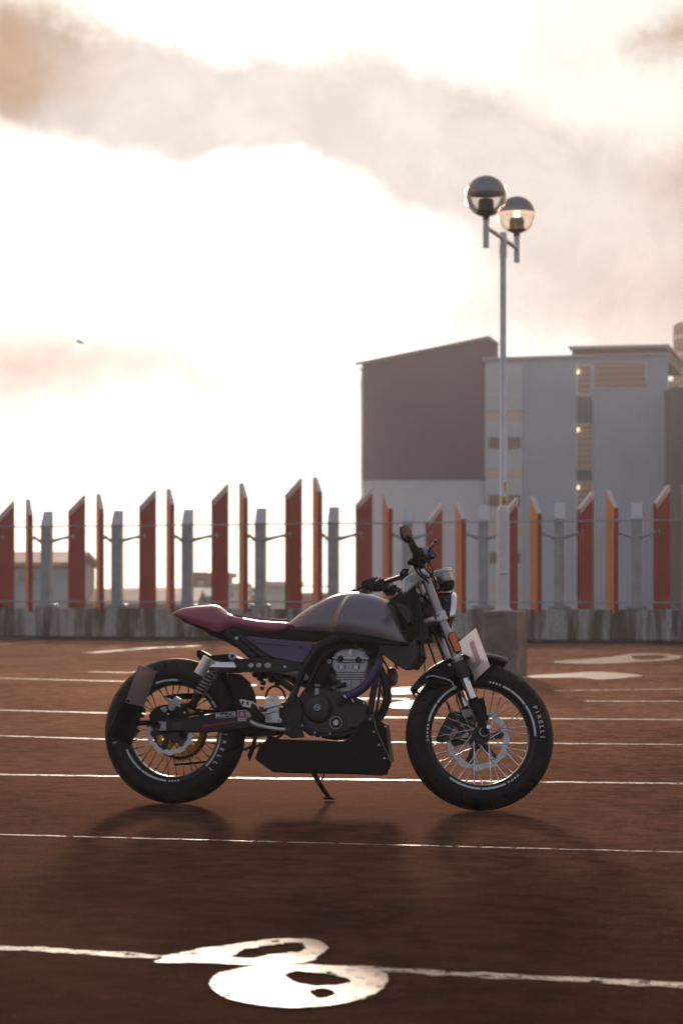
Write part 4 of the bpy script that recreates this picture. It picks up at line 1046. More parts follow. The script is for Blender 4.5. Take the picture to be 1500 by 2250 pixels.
for p in ((560, 1482, 7), (572, 1488, 9), (583, 1482, 10), (597, 1492, 9), (578, 1500, 7), (576, 1512, 5), (610, 1500, 8), (566, 1478, 9), (592, 1478, 11)): mb.ball(q3(p[0], p[1], -.05), p[2]*.002, 10)
mb.build('battery_tray', K_black, bike)

# ---- tank
ttop = smoothfn([(621, 1384), (628, 1375), (643, 1362), (662, 1347), (683, 1333), (703, 1322), (723, 1312.5), (745, 1305.5), (765, 1302), (790, 1301), (812, 1304), (832, 1309), (852, 1317), (866, 1327), (878, 1344), (888, 1371), (896, 1405)])
tbot = smoothfn([(621, 1385), (680, 1386.5), (732, 1388), (800, 1398), (860, 1407), (896, 1413)])
twd = smoothfn([(621, .020), (635, .060), (660, .095), (700, .125), (745, .145), (800, .158), (840, .158), (870, .140), (888, .110), (896, .085)])
def ridge(px, v):
    x0 = 734 + (778-734)*(v**1.5); t = min(1, max(0, (px-x0+9)/14)); t = t*t*(3-2*t)
    return .76 + .24*t
tank = loft_x(621, 896, ttop, tbot, twd, 200, 30, 2.3, 1.9, 0., -.12, ridge).build('fuel_tank', K_tank, bike, smooth=80)
for s_ in (1, -1):
    y0 = -.150*s_ if s_ > 0 else .150
    MB().plate(bp_([(734, 1388), (800, 1398), (860, 1407), (896, 1412), (898, 1416), (885, 1418), (862, 1417), (816, 1414), (770, 1408), (742, 1400)], -.145), -.145*s_, -.115*s_).build('tank_skirt', K_black, tank, bevel=.004)
MB().lathe([(0, .012), (.022, .012), (.026, .006), (.028, -.01)], c=q3(800, 1304, 0), ax=(0,0,1), n=28).build('filler_cap', K_eng, tank)
bplate('tank_front_panel', K_eng, [(868, 1328), (880, 1326), (894, 1330), (903, 1343), (905, 1358), (901, 1370), (892, 1372), (884, 1358)], -.10, -.06, bevel=.008)
bplate('radiator_shroud', K_eng, [(833, 1414), (897, 1417), (912, 1402), (918, 1430), (914, 1452), (902, 1472), (890, 1472), (873, 1463), (852, 1446), (833, 1432)], -.105, -.07, bevel=.006)
bplate('radiator', K_black, [(850, 1410), (915, 1390), (925, 1440), (905, 1468), (870, 1460), (845, 1440)], -.07, .09, bevel=.004)
bplate('radiator_shroud', K_eng, [(833, 1414), (897, 1417), (912, 1402), (918, 1430), (914, 1452), (902, 1472), (873, 1463), (833, 1432)], .09, .12, bevel=.006)
bplate('head_stock', K_frame, [(862, 1325), (880, 1305), (898, 1282), (912, 1290), (926, 1330), (940, 1380), (944, 1408), (918, 1412), (898, 1400), (890, 1360)], -.055, .055, bevel=.008)

bplate('dark_filler', K_black, [(735, 1392), (800, 1404), (840, 1412), (836, 1440), (822, 1452), (808, 1436), (790, 1422), (748, 1422), (724, 1436), (716, 1420)], -.055, .055)  # black plate added to keep the gap under the tank dark
bplate('gap_filler', K_black, [(852, 1318), (878, 1300), (905, 1288), (918, 1304), (924, 1400), (905, 1425), (880, 1418), (888, 1380)], -.058, .058, bevel=.006)  # dark plate added to close a gap where bright sky showed
# ---- engine
eb = bplate('engine_block', K_eng, [(655, 1530), (668, 1512), (700, 1504), (735, 1512), (768, 1528), (800, 1540), (812, 1560), (808, 1590), (795, 1606), (770, 1618), (720, 1624), (678, 1616), (658, 1600), (650, 1565)], -.085, .10, bevel=.010)
bplate('crankcase_cover', K_eng, [(664, 1545), (680, 1520), (705, 1513), (735, 1522), (762, 1545), (775, 1548), (798, 1545), (806, 1562), (800, 1590), (770, 1606), (740, 1612), (700, 1612), (672, 1598), (662, 1575)], -.104, -.084, bevel=.006, par=eb)
hd = bplate('cylinder_head', K_head, [(728, 1450), (733, 1434), (750, 1424), (787, 1424), (803, 1431), (810, 1447), (808, 1462), (800, 1490), (796, 1505), (774, 1520), (737, 1524), (739, 1498), (738, 1480), (729, 1467)], -.080, .07, bevel=.007)
mb = MB()
mb.plate(bp_([(730, 1444), (752, 1443), (786, 1443), (809, 1445), (809, 1448), (730, 1447)], -.086), -.086, -.079)
for y in (1474, 1479, 1484.5, 1490): mb.plate(bp_([(738, y), (804, y), (803, y+2), (738, y+2)], -.084), -.084, -.079)
for x in (741, 750, 797): mb.plate(bp_([(x, 1492), (x+2, 1492), (x+1, 1522), (x-1, 1522)], -.084), -.084, -.079)
for a, b in (((752, 1496), (770, 1516)), ((770, 1496), (752, 1516)), ((770, 1516), (790, 1496)), ((772, 1497), (792, 1512))): mb.tube([q3(*a, -.081), q3(*b, -.081)], .0022, 6)
mb.plate(bp_([(746, 1462), (752, 1461), (754, 1471), (745, 1471)], -.090), -.090, -.078); mb.plate(bp_([(778, 1462), (784, 1461), (786, 1471), (776, 1471)], -.090), -.090, -.078)
mb.plate(bp_([(764, 1425), (774, 1425), (773, 1441), (765, 1441)], -.083), -.083, -.078)
mb.build('head_rib', K_alu, hd, bevel=.0008)
mb = MB()
for y in (1476.5, 1482, 1487.5, 1492.5): mb.plate(bp_([(739, y), (803, y), (802, y+1.4), (739, y+1.4)], -.0825), -.0825, -.079)
mb.plate(bp_([(729, 1449), (809, 1450), (809, 1451.5), (729, 1450.5)], -.0835), -.0835, -.079)
for x in (746, 771, 792): mb.plate(bp_([(x, 1495), (x+1.6, 1495), (x+1, 1519), (x-.6, 1519)], -.0825), -.0825, -.079)

for a, b in (((744, 1460), (744, 1470)), ((757, 1460), (758, 1470)), ((775, 1460), (774, 1470)), ((789, 1460), (788, 1470)), ((736, 1434), (742, 1456)), ((803, 1434), (800, 1456)), ((742, 1456), (800, 1456))): mb.tube([q3(*a, -.0805), q3(*b, -.0805)], .0018, 5)
mb.build('fin_shade', K_black, hd, smooth=0)  # black strips painted in for the shade between the ribs
mb = MB()
for c in ((748, 1447), (787, 1450)): mb.lathe([(0, -.004), (.012, -.004), (.0135, -.001), (.0135, .01)], c=q3(*c, -.086), n=24)
mb.build('cam_plug', K_black, hd)
MB().lathe([(.004, -.006), (.0095, -.006), (.0105, 0), (.0105, .03), (.004, .03)], c=q3(723.5, 1453.5, -.075), n=20, closed=True).build('head_boss', K_head, hd)
cc = MB().lathe([(0, -.022), (.045, -.021), (.055, -.017), (.060, -.008), (.063, 0), (.063, .02)], c=q3(698, 1557, -.108), n=64).build('clutch_cover', K_eng, bike, smooth=40)
mb = MB(); c = q3(697, 1554, -.131)
for a in (8, 88, 178, 232, 305, 340): mb.tube([c + Vector((math.cos(R(a))*.016, 0, math.sin(R(a))*.016)), c + Vector((math.cos(R(a))*.044, .006, math.sin(R(a))*.044))], [.0016, .0012], 6)
mb.build('cover_rib', K_eng, cc)
bd_ = MB().lathe([(0, -.0045), (.012, -.004), (.013, 0)], c=c, n=32).build('maker_badge', K_blue, cc)
mb = MB().ring(.0115, .0135, c.y-.0055, c.y-.003, c=(c.x, c.z), n=32)
mb.tube([c + Vector((-.008, -.0055, .003)), c + Vector((-.002, -.0055, .001)), c + Vector((.002, -.0055, -.001)), c + Vector((.009, -.0055, -.003))], .0016, 6); mb.build('badge_mark', K_decal, cc)
mb = MB(); mb.tube([q3(696, 1512, -.10), q3(696, 1526, -.10)], [.010, .011], 14); mb.tube([q3(692, 1506, -.10), q3(703, 1506, -.10)], .005, 10); mb.build('oil_filler', K_head, eb)
of = MB().lathe([(0, -.006), (.018, -.006), (.021, -.010), (.030, -.009), (.033, -.004), (.033, .02)], c=q3(738, 1588, -.108), n=40).build('oil_filter_cover', K_eng, bike, smooth=40)
mb = MB(); c = q3(738, 1588, -.118); mb.lathe([(0, -.006), (.012, -.006), (.013, 0)], c=c, n=6); mb.build('filter_nut', K_silver, of, smooth=0)
mb = MB()
for k in range(24): a = R(k*15); mb.box(c + Vector((math.cos(a)*.0265-.0018, -.0015, math.sin(a)*.0265-.0018)), c + Vector((math.cos(a)*.0265+.0018, .002, math.sin(a)*.0265+.0018)))
mb.build('filter_knurl', K_alu, of, smooth=0)
mb = MB()
for p in ((664, 1594), (692, 1609), (725, 1612), (690, 1618), (705, 1620), (768, 1590), (799, 1545)):
    mb = MB(); bolt(mb, q3(*p, -.104), .0045, .006); mb.build('case_bolt', K_alu, eb)
for p in ((753, 1507), (740, 1512), (727, 1514), (720, 1510)): MB().ball(q3(*p, -.10), .008, 8).build('case_plug', K_eng, eb)
bplate('water_pump', K_eng, [(765, 1560), (790, 1552), (802, 1556), (806, 1580), (796, 1596), (770, 1600), (758, 1590)], -.122, -.10, bevel=.006, par=eb)
hz = btube('coolant_hose', K_hose, [(834, 1448, -.09), (828, 1465, -.10), (818, 1485, -.108), (802, 1507, -.112), (780, 1523, -.115), (757, 1534, -.115)], [.018, .019, .020, .020, .020, .019], n=20)
for p, q in (((760, 1534), (755, 1527)), ((777, 1543), (772, 1536))):
    MB().cyl(q3(*p, -.133), q3(*q, -.133), .0045, n=8).build('hose_clamp', K_chrome, hz)
btube('water_pipe', K_eng, [(757, 1534, -.112), (750, 1540, -.11), (745, 1548, -.10)], .017, par=hz)
btube('exhaust_header', K_eng, [(822, 1450, -.04), (836, 1475, -.05), (848, 1505, -.05), (850, 1535, -.05), (842, 1560, -.05), (828, 1582, -.05), (800, 1610, -.04)], .019, n=18)
btube('coolant_pipe', K_black, [(838, 1446, -.08), (852, 1470, -.085), (856, 1510, -.085), (852, 1545, -.085), (842, 1575, -.085)], .004)
btube('wiring', K_black, [(828, 1452, -.08), (836, 1480, -.09), (832, 1530, -.095), (824, 1575, -.1)], .006)
btube('wiring', K_black, [(852, 1442, -.06), (865, 1452, -.06), (872, 1470, -.06)], .005)
mb = MB(); c = q3(868, 1487, -.02); mb.lathe([(0, 0), (.034, .004), (.040, .010), (.040, .020), (.030, .026), (.012, .040), (0, .042)], c=c, ax=Vector((-.95, .30, -.05)), n=32)
mb.build('horn', K_eng, bike)
mb = MB(); mb.lathe([(0, 0), (.006, 0), (.006, .008), (0, .008)], c=q3(843, 1443, -.10), n=12); mb.build('header_nut', K_gold, bike)

mb = MB()
for a, b, r in (((736, 1510), (758, 1504), .010), ((742, 1494), (736, 1512), .006), ((728, 1480), (738, 1500), .009)): mb.tube([q3(*a, -.085), q3(*b, -.085)], r, 10)
mb.build('throttle_link', K_eng, bike)
bplate('intake', K_black, [(700, 1440), (728, 1446), (734, 1470), (738, 1500), (716, 1508), (700, 1500), (690, 1470)], -.06, .06, bevel=.008)
for k, (x, y) in enumerate(((744, 1500), (757, 1504), (765, 1530))): MB().box(q3(x, y, -.10) - Vector((.006, .004, .010)), q3(x, y, -.10) + Vector((.006, .004, .010))).build('sensor', K_black if k else K_eng, eb, bevel=.001)
btube('wiring', K_black, [(640, 1478, -.08), (660, 1500, -.085), (690, 1512, -.09), (720, 1506, -.095), (742, 1498, -.095)], .004)
btube('wiring', K_black, [(585, 1470, -.09), (600, 1488, -.10), (628, 1492, -.10), (650, 1505, -.09)], .0045)
btube('wiring', K_black, [(826, 1500, -.09), (838, 1520, -.095), (842, 1550, -.09), (830, 1572, -.085)], .0035)
# ---- belly pan
bpn = bplate('belly_pan', K_black, [(583, 1627), (590, 1614), (612, 1624), (690, 1627), (756, 1628), (770, 1616), (796, 1585), (812, 1576), (820, 1576), (826, 1600), (856, 1668), (859, 1675), (855, 1689), (841, 1703), (687, 1699), (600, 1697), (559, 1668), (567, 1644)], -.145, -.125, bevel=.006)
MB().prism([q3(825, 1580, -.145), q3(858, 1673, -.145), q3(841, 1703, -.145), q3(800, 1700, -.145)], [q3(825, 1580, -.145) + Vector((-.05, .27, 0)), q3(858, 1673, -.145) + Vector((-.05, .27, 0)), q3(841, 1703, -.145) + Vector((-.05, .27, 0)), q3(800, 1700, -.145) + Vector((-.05, .27, 0))]).build('pan_front', K_black, bpn, smooth=0, bevel=.004)
bplate('pan_front_flange', K_black, [(821, 1578), (832, 1584), (847, 1591), (850, 1620), (856, 1666), (858, 1673), (826, 1600)], -.12, -.03, bevel=.003, par=bpn)
MB().box(*[(min(a, b), c, min(d, e)) if k == 0 else (max(a, b), -c, max(d, e)) for k, (a, b, c, d, e) in enumerate([(q3(600, 1697, -.12).x, q3(830, 1697, -.12).x, -.13, q3(700, 1698, -.12).z, q3(700, 1650, -.12).z)]*2)]).build('pan_floor', K_black, bpn, smooth=0, bevel=.006)
bplate('pan_side', K_black, [(590, 1614), (612, 1624), (756, 1628), (812, 1576), (826, 1600), (859, 1675), (841, 1703), (600, 1697), (559, 1668)], .125, .145, bevel=.006, par=bpn)
bolts(((813, 1580), (821, 1608), (832, 1637), (844, 1666), (847, 1596)), -.145, .005, .003, 'pan_screw', bpn)
mb = MB(); mb.tube([q3(821, 1577, -.1455), q3(826, 1602, -.1455), q3(842, 1638, -.1455), q3(858, 1672, -.1455)], .0012, 5); mb.build('pan_edge', K_head, bpn)
st_ = btube('side_stand', K_black, [(688, 1696, .12), (702, 1722, .18), (722, 1752, .245)], [.012, .011, .010], smooth=2)
MB().box(q3(723, 1755, .25) - Vector((.022, .02, .004)), q3(723, 1755, .25) + Vector((.022, .02, .006))).build('stand_foot', K_black, st_, bevel=.002)
btube('stand_spring', K_black, [(711, 1700, .11), (711, 1707, .13), (706, 1714, .15)], .004, par=st_)

# ---- foot controls
rs = holed([(583, 1535), (590, 1531), (612, 1529), (614, 1545), (612, 1558), (613, 1585), (608, 1589), (583, 1587), (578, 1572), (588, 1560), (582, 1552)], [(599, 1541, .007, .007), (606, 1561, .005, .005), (613, 1583, .0, .0)][:2], -.150, -.138).build('footrest_bracket', K_silver, bike, smooth=0, bevel=.002)
mb = MB(); mb.tube([q3(580, 1556, -.152), q3(595, 1553, -.156), q3(618, 1547, -.150)], [.006, .007, .006], 10)
mb.tube([q3(575, 1568, -.152), q3(590, 1566, -.152), q3(606, 1561, -.152)], .006, 10)
mb.lathe([(.005, -.006), (.011, -.005), (.011, .006), (.005, .008)], c=q3(613.5, 1583, -.15), n=24, closed=True); mb.lathe([(.0045, -.006), (.010, -.005), (.010, .006), (.0045, .008)], c=q3(606, 1561, -.152), n=24, closed=True)
mb.build('bracket_arm', K_silver, rs)
MB().cyl(q3(618, 1547, -.15), q3(632, 1546, -.14), .008).build('bracket_pin', K_eng, rs)
holed([(525, 1538), (530, 1536), (555, 1541), (566, 1550), (572, 1565), (570, 1574), (563, 1562), (553, 1556), (533, 1552)], [(533, 1544, .0058, .0085), (543.5, 1545.5, .0058, .0085), (555, 1549, .0062, .009)], -.158, -.152).build('heel_guard', K_silver, bike, smooth=0, bevel=.0012)
btube('foot_peg', K_black, [(556, 1552, -.16), (565, 1566, -.20), (577, 1580, -.235)], [.012, .015, .014], smooth=3)
pd = btube('brake_pedal', K_silver, [(548, 1582, -.16), (560, 1591, -.165), (580, 1597, -.165), (610, 1602, -.165), (632, 1603, -.16)], [.008, .010, .009, .008, .007])
MB().lathe([(0, -.005), (.010, -.005), (.010, .006)], c=q3(632, 1602, -.165), n=20).build('pedal_pivot', K_eng, pd)
MB().lathe([(0, -.006), (.009, -.006), (.012, 0), (.012, .01)], c=q3(547, 1581, -.165), n=20).build('pedal_tip', K_eng, pd)
MB().tube([q3(543, 1565, -.16), q3(549, 1572, -.16), q3(545, 1582, -.16)], .007, 10).build('pedal_link', K_silver, pd)
btube('rearset_hose', K_black, [(583, 1533, -.12), (590, 1515, -.11), (604, 1508, -.10), (620, 1516, -.10), (628, 1535, -.10)], .005)

# ---- front end (turned to the far side with the steering)
FY = .098
def leg(y, extra=True):
    A, B = s3(931, 1262, -FY), s3(1066, 1608, -FY)       # near leg as photographed; the far one mirrors it
    d = (B-A); L_ = d.length; d.normalize()
    def at(py): k = s3(0, 0, 0); return None
    t = lambda py: (py-1262)/(1608-1262)*L_
    base = A.copy(); base.y = y; base2 = lambda py: base + d*t(py)
    up = MB(MS).lathe([(0, 0), (.017, 0), (.0205, .004), (.0205, t(1450)), (.0245, t(1450)), (.0245, t(1455)), (.0265, t(1462)), (.0265, t(1484)), (.0225, t(1491)), (.0, t(1491))], c=base, ax=d, n=40)
    u_ = up.build('fork_leg', K_fork, bike, smooth=40)
    MB(MS).lathe([(.0250, t(1455)), (.0280, t(1463)), (.0285, t(1480)), (.0240, t(1492)), (.0, t(1492.5))], c=base, ax=d, n=40).build('dust_seal', K_eng, u_, smooth=40)
    MB(MS).lathe([(.0215, t(1443)), (.0235, t(1443)), (.0235, t(1448)), (.0215, t(1448))], c=base, ax=d, n=40, closed=True).build('seal_ring', K_silver, u_)
    MB(MS).lathe([(.0185, t(1490)), (.0185, t(1540))], c=base, ax=d, n=40).build('slider', K_chrome, u_)
    lo = MB(MS); 
    lo.lathe([(.0, t(1536)), (.024, t(1536)), (.025, t(1544)), (.0215, t(1556)), (.019, t(1580)), (.020, t(1600)), (.0, t(1610))], c=base, ax=d, n=24)
    lo.lathe([(.0, -.022), (.020, -.022), (.022, -.018), (.022, .022), (0, .024)], c=c0 + Vector((.0, y, 0)), n=28)
    lo.build('axle_clamp', K_black, u_, smooth=40)
    MB(MS).lathe([(.0, -.026), (.009, -.026), (.010, -.02)], c=c0 + Vector((.018, y, .022)), n=6).build('axle_bolt', K_chrome, u_) if y < 0 else None
    return u_, base, d, t
nl, nb0, nd, nt = leg(-FY)
fl, fb0, fd, ft = leg(FY)
axp = s3(1058, 1610, -FY-.02)
MB(MS).ring(.017, .0205, -FY-.026, -FY-.022, c=(c0.x, c0.z), a0=120, a1=330, n=40).build('axle_ring', K_head, nl)
MB(MS).cyl(c0 + Vector((0, -.12, 0)), c0 + Vector((0, .12, 0)), .010).build('front_axle', K_eng, bike)
MB(MS).plate(sp_([(1036, 1540), (1062, 1531), (1068, 1556), (1072, 1580), (1066, 1585), (1046, 1560)], -FY+.01), -FY+.01, -FY+.03).build('caliper_lug', K_black, nl, bevel=.002)
# clamps
tc_ = splate('top_clamp', K_silver, [(886, 1272), (897, 1263), (912, 1256), (934, 1252), (944, 1262), (940, 1272), (924, 1276), (906, 1289), (893, 1303), (886, 1300)], -FY-.028, -FY+.02, bevel=.005)
MB(MS).plate(sp_([(890, 1276), (912, 1262), (934, 1258), (940, 1264), (924, 1272), (904, 1284), (893, 1296)], -FY+.02), -FY+.02, FY+.025).build('clamp_bridge', K_silver, tc_, bevel=.004)
mb = MB(MS)
for p in ((902, 1277), (908, 1279)): bolt(mb, s3(*p, -FY-.028), .005, .004)
mb.build('clamp_bolt', K_alu, tc_)
lcz = nt(1357)
for nm, yy, par_ in (('lower_clamp', -FY, None), ('lower_clamp', FY, None)):
    b0 = nb0.copy(); b0.y = yy
    MB(MS).lathe([(.0205, nt(1346)), (.0290, nt(1347)), (.0295, nt(1352)), (.0275, nt(1355)), (.0275, nt(1358)), (.0295, nt(1361)), (.0290, nt(1366)), (.0205, nt(1367))], c=b0, ax=nd, n=36, closed=True).build(nm, K_silver if False else K_alu, bike, smooth=40)
p = nb0 + nd*nt(1358); xb = -.045
MB(MS).prism([p + Vector((-.02, .012, .020)), p + Vector((.015, .012, .006)), p + Vector((.010, .012, -.028)), p + Vector((-.03, .012, -.012))], [p + Vector((-.075, .07, .012)), p + Vector((-.045, .09, .0)), p + Vector((-.05, .09, -.032)), p + Vector((-.085, .07, -.020))]).build('clamp_arm', K_alu, bike, bevel=.006)
MB(MS).prism([p + Vector((-.075, .07, .012)), p + Vector((-.045, .09, .0)), p + Vector((-.05, .09, -.032)), p + Vector((-.085, .07, -.020))], [p + Vector((-.02, .19, .020)), p + Vector((.015, .19, .006)), p + Vector((.010, .19, -.028)), p + Vector((-.03, .19, -.012))]).build('clamp_arm', K_alu, bike, bevel=.006)
stem = nb0 + Vector((-.055, FY, 0))
MB(MS).tube([stem + nd*nt(1275), stem + nd*nt(1372)], .022, 20).build('steering_stem', K_frame, bike)
rfl = MB(MS); cR = nb0 + nd*nt(1412); cR = s3(998, 1412, -FY-.026)
up_ = -nd; sd_ = Vector((0, 1, 0)).cross(up_).normalized()
def capsule(w, l, y0, y1, c, mb):
    pts = []
    for k in range(24):
        a = 2*math.pi*k/24; pts.append(c + sd_*w*math.cos(a) + up_*(w*math.sin(a) + (l if math.sin(a) > 0 else -l)))
    mb.prism([q + Vector((0, y0, 0)) for q in pts], [q + Vector((0, y1, 0)) for q in pts]); return mb
capsule(.0185, .031, .0, .012, cR, MB(MS)).build('reflector_base', K_black, nl, bevel=.002)
rf_ = capsule(.0140, .031, -.007, .0, cR, MB(MS)).build('fork_reflector', K_org, nl, bevel=.003)
# headlight
hc = s3(966, 1350, 0); hax = Vector((.985, 0, -.10)).normalized()
hl = MB(MS).lathe([(0, -.085), (.035, -.080), (.065, -.062), (.088, -.030), (.098, .005), (.101, .028), (.101, .040)], c=hc, ax=hax, n=56).build('headlight', K_frame, bike, smooth=60)
MB(MS).lathe([(.1005, .030), (.105, .032), (.106, .046), (.101, .055), (.096, .052)], c=hc, ax=hax, n=56).build('headlight_rim', K_chrome, hl, smooth=50)
MB(MS).lathe([(.097, .048), (.085, .055), (.055, .060), (0, .062)], c=hc, ax=hax, n=56).build('lens', K_lens, hl, smooth=70)
mb = MB(MS); bolt(mb, s3(990, 1347, -.098), .006, .004); mb.build('headlight_bolt', K_alu, hl)
MB(MS).prism([s3(*p, -.096) for p in ((962, 1318), (975, 1314), (984, 1326), (980, 1336), (966, 1332))], [s3(*p, -.06) for p in ((962, 1318), (975, 1314), (984, 1326), (980, 1336), (966, 1332))]).build('headlight_mount', K_black, hl, bevel=.003)
MB(MS).prism([s3(*p, -.09) for p in ((935, 1300), (975, 1290), (976, 1296), (938, 1308))], [s3(*p, .09) for p in ((935, 1300), (975, 1290), (976, 1296), (938, 1308))]).build('gauge_bracket', K_black, bike, bevel=.003)
# speedometer
gc = s3(976, 1273, -.01); gax = (Vector((-.30, 0, 1))).normalized()
gg = MB(MS).lathe([(0, -.030), (.024, -.030), (.032, -.024), (.037, -.010), (.038, .012), (.0385, .026), (.041, .027), (.0415, .040), (.038, .042), (.036, .038), (0, .038)], c=gc, ax=gax, n=44).build('speedometer', K_fork, bike, smooth=40)
MB(MS).lathe([(.0388, .0265), (.0425, .027), (.043, .040), (.039, .0425)], c=gc, ax=gax, n=44, closed=True).build('gauge_ring', K_alu, gg, smooth=40)
MB(MS).lathe([(0, -.048), (.022, -.048), (.030, -.040), (.036, -.020), (.036, -.012), (0, -.012)], c=gc + Vector((.004, 0, -.003)), ax=gax, n=40).build('gauge_cup', K_black, gg, smooth=40)
# learner plate behind the near fork leg
A = [s3(1007, 1411, -.03), s3(1044, 1380, -.185), s3(1075, 1464, -.185), s3(1037, 1500, -.03)]
pa = MB(MS).prism(A, [q + Vector((.0025, 0, 0)) for q in A]).build('learner_plate', K_white, bike, smooth=0)
def onp(u, v, off=-.0012): return A[0].lerp(A[1], u).lerp(A[3].lerp(A[2], u), v) + Vector((off, 0, 0))
Lp = [(.47, .22), (.66, .22), (.66, .84), (.22, .84), (.22, .66), (.47, .66)]
Lp = [(.48, .20), (.72, .20), (.72, .80), (.28, .80), (.28, .65), (.48, .65)]
MB(MS).prism([onp(*p) for p in Lp], [onp(*p, -.0004) for p in Lp]).build('learner_letter', K_pink, pa, smooth=0)
MB(MS).tube([s3(1022, 1455, -.06), s3(1015, 1460, -.06)], .01, 8).build('plate_stay', K_black, pa)
# mudguard
mb = MB(MS)
def mg(u, v):
    a = R(149 - 78*u); s_ = 2*v-1; taper = 1 - .30*abs(2*u-1)**5
    r = .362 - .030*abs(s_)**3.0 - (.018 if u < .02 else 0)
    return c0 + Vector((r*math.cos(a), .070*s_*taper, r*math.sin(a)))
mb.grid(mg, 44, 16); fm = mb.build('front_mudguard', K_frame, bike, smooth=60, solid=.003)
mb = MB(MS)
def mgs(u, v):
    a = R(143 - 40*u); r = .352 - (.012 + .085*math.sin(math.pi*min(1, u*1.05)))*v
    return c0 + Vector((r*math.cos(a), -.070 - .004*v, r*math.sin(a)))
mb.grid(mgs, 24, 6); mb.build('mudguard_side', K_black, fm, smooth=60, solid=.003)
mb = MB(MS); mb.tube([s3(*p, -.085) for p in ((935, 1490), (940, 1487), (950, 1485.5), (966, 1489), (984, 1494), (994, 1502), (998, 1516))], .0036, 8, smooth=4)
mb.build('mudguard_stay', K_alu, fm)
mb = MB(MS); bolt(mb, s3(987, 1461, -.076), .006, .006); bolt(mb, s3(924, 1484, -.072), .004, .004); mb.build('mudguard_bolt', K_alu, fm)
# caliper on the far side, its hoses
cal = MB(MS).plate(sp_([(985, 1566), (1000, 1562), (1018, 1566), (1034, 1578), (1040, 1600), (1020, 1612), (1006, 1628), (962, 1630), (958, 1622), (964, 1606), (972, 1590)], .055), .055, .085).build('front_caliper', K_eng, bike, bevel=.006)
MB(MS).plate(sp_([(1013, 1568), (1022, 1563), (1034, 1564), (1040, 1572), (1030, 1576), (1020, 1578)], .045), .045, .056).build('caliper_bridge', K_alu, cal, bevel=.002)
MB(MS).plate(sp_([(996, 1597), (1003, 1599), (1006, 1606), (993, 1625), (985, 1622), (992, 1606)], .050), .050, .0545).build('brake_pad', mat('peach_brake_pad', (.55, .28, .17), .5), cal, bevel=.001)
mb = MB(MS); bolt(mb, s3(1003, 1583, .052), .006, .004); bolt(mb, s3(1012, 1594, .052), .005, .004); mb.build('caliper_bolt', K_gold, cal)
stube('brake_hose', K_black, [(934, 1400, .06), (950, 1440, .07), (976, 1530, .075), (984, 1550, .075), (990, 1570, .07)], .0045)
stube('speed_cable', K_black, [(998, 1516, -.08), (1002, 1530, -.07), (1010, 1560, -.05), (1020, 1590, -.04)], .003)
stube('speed_cable', K_black, [(925, 1396, -.03), (930, 1430, -.03), (933, 1475, -.03)], .003)
# sensor bolt and tube guards on the fork bottoms
bolts(((1067, 1550), (1070, 1568)), -FY, .004, .004, 'lug_bolt', nl, None, s3, MS)

# ---- handlebar and controls
def H3(px, py, y): return s3(px, py, y)
clamp = s3(908, 1266, 0)
nearg = s3(921, 1226, -.36); farg = s3(822, 1288, .36)
hb = MB(MS).tube([farg, farg.lerp(clamp, .30) + Vector((.01, 0, .01)), clamp + Vector((.0, .10, .035)), clamp + Vector((.012, .04, .022)), clamp + Vector((.012, -.04, .022)), clamp + Vector((.0, -.10, .035)), nearg.lerp(clamp, .30) + Vector((.01, 0, .01)), nearg], .011, 16, smooth=6).build('handlebar', K_frame, bike, smooth=60)
for e, s_ in ((nearg, -1), (farg, 1)):
    d_ = (e - clamp).normalized(); d_ = (d_ + Vector((-.12, s_*.6, 0))).normalized()
    g0 = e - d_*.02
    gr = MB(MS).lathe([(0, -.01), (.017, -.008), (.022, .0), (.0175, .008), (.0170, .11), (.018, .118), (.012, .122), (0, .122)], c=g0, ax=d_, n=24).build('grip', K_black, hb, smooth=50)
    mb = MB(MS)
    for k in range(9): mb.lathe([(.017, .014 + k*.011), (.0190, .016 + k*.011), (.0190, .020 + k*.011), (.017, .022 + k*.011)], c=g0, ax=d_, n=20)
    mb.build('grip_rib', K_black, gr)
    sw = g0 - d_*.045
    MB(MS).lathe([(0, -.028), (.020, -.026), (.023, -.016), (.023, .018), (.019, .026), (0, .027)], c=sw, ax=d_, n=14).build('switch_box', K_black, hb, bevel=.002)
# right mirror, in front of the grip end
mc = s3(889.5, 1174, -.42)
mr = MB(MS).lathe([(0, -.006), (.030, -.005), (.040, 0), (.041, .006), (.036, .012), (0, .014)], c=mc, ax=Vector((.72, -.66, .18)), n=40)
mo = mr.build('mirror', K_eng, bike, smooth=40)
MB(MS).tube([mc, s3(900, 1186, -.43), s3(908, 1202, -.43), s3(915, 1214, -.42), s3(917, 1224, -.41)], [.006, .013, .016, .021, .024], 14, smooth=4).build('mirror_arm', K_black, mo, smooth=60)
mb = MB(MS); bolt(mb, s3(903, 1194, -.44), .007, .004); mb.build('mirror_pivot', K_eng, mo)
mb = MB(MS)
for p, r in (((907, 1233), .018), ((915, 1240), .017), ((925, 1222), .017), ((922, 1210), .014), ((899, 1236), .010), ((930, 1234), .012), ((926, 1245), .010)): mb.ball(s3(*p, -.36), r, 12, sc=(1, 1.8, 1))
mb.build('throttle_housing', K_black, hb)
rc = s3(933, 1213, -.30)
MB(MS).lathe([(0, -.018), (.0135, -.018), (.0145, -.014), (.0145, .016), (.0125, .020), (0, .020)], c=rc, ax=Vector((-.12, 0, 1)), n=24).build('brake_reservoir', K_ret, hb, smooth=40)
MB(MS).lathe([(.0142, .012), (.0158, .012), (.0158, .0195), (.0142, .0195)], c=rc, ax=Vector((-.12, 0, 1)), n=24, closed=True).build('reservoir_cap', K_head, hb)
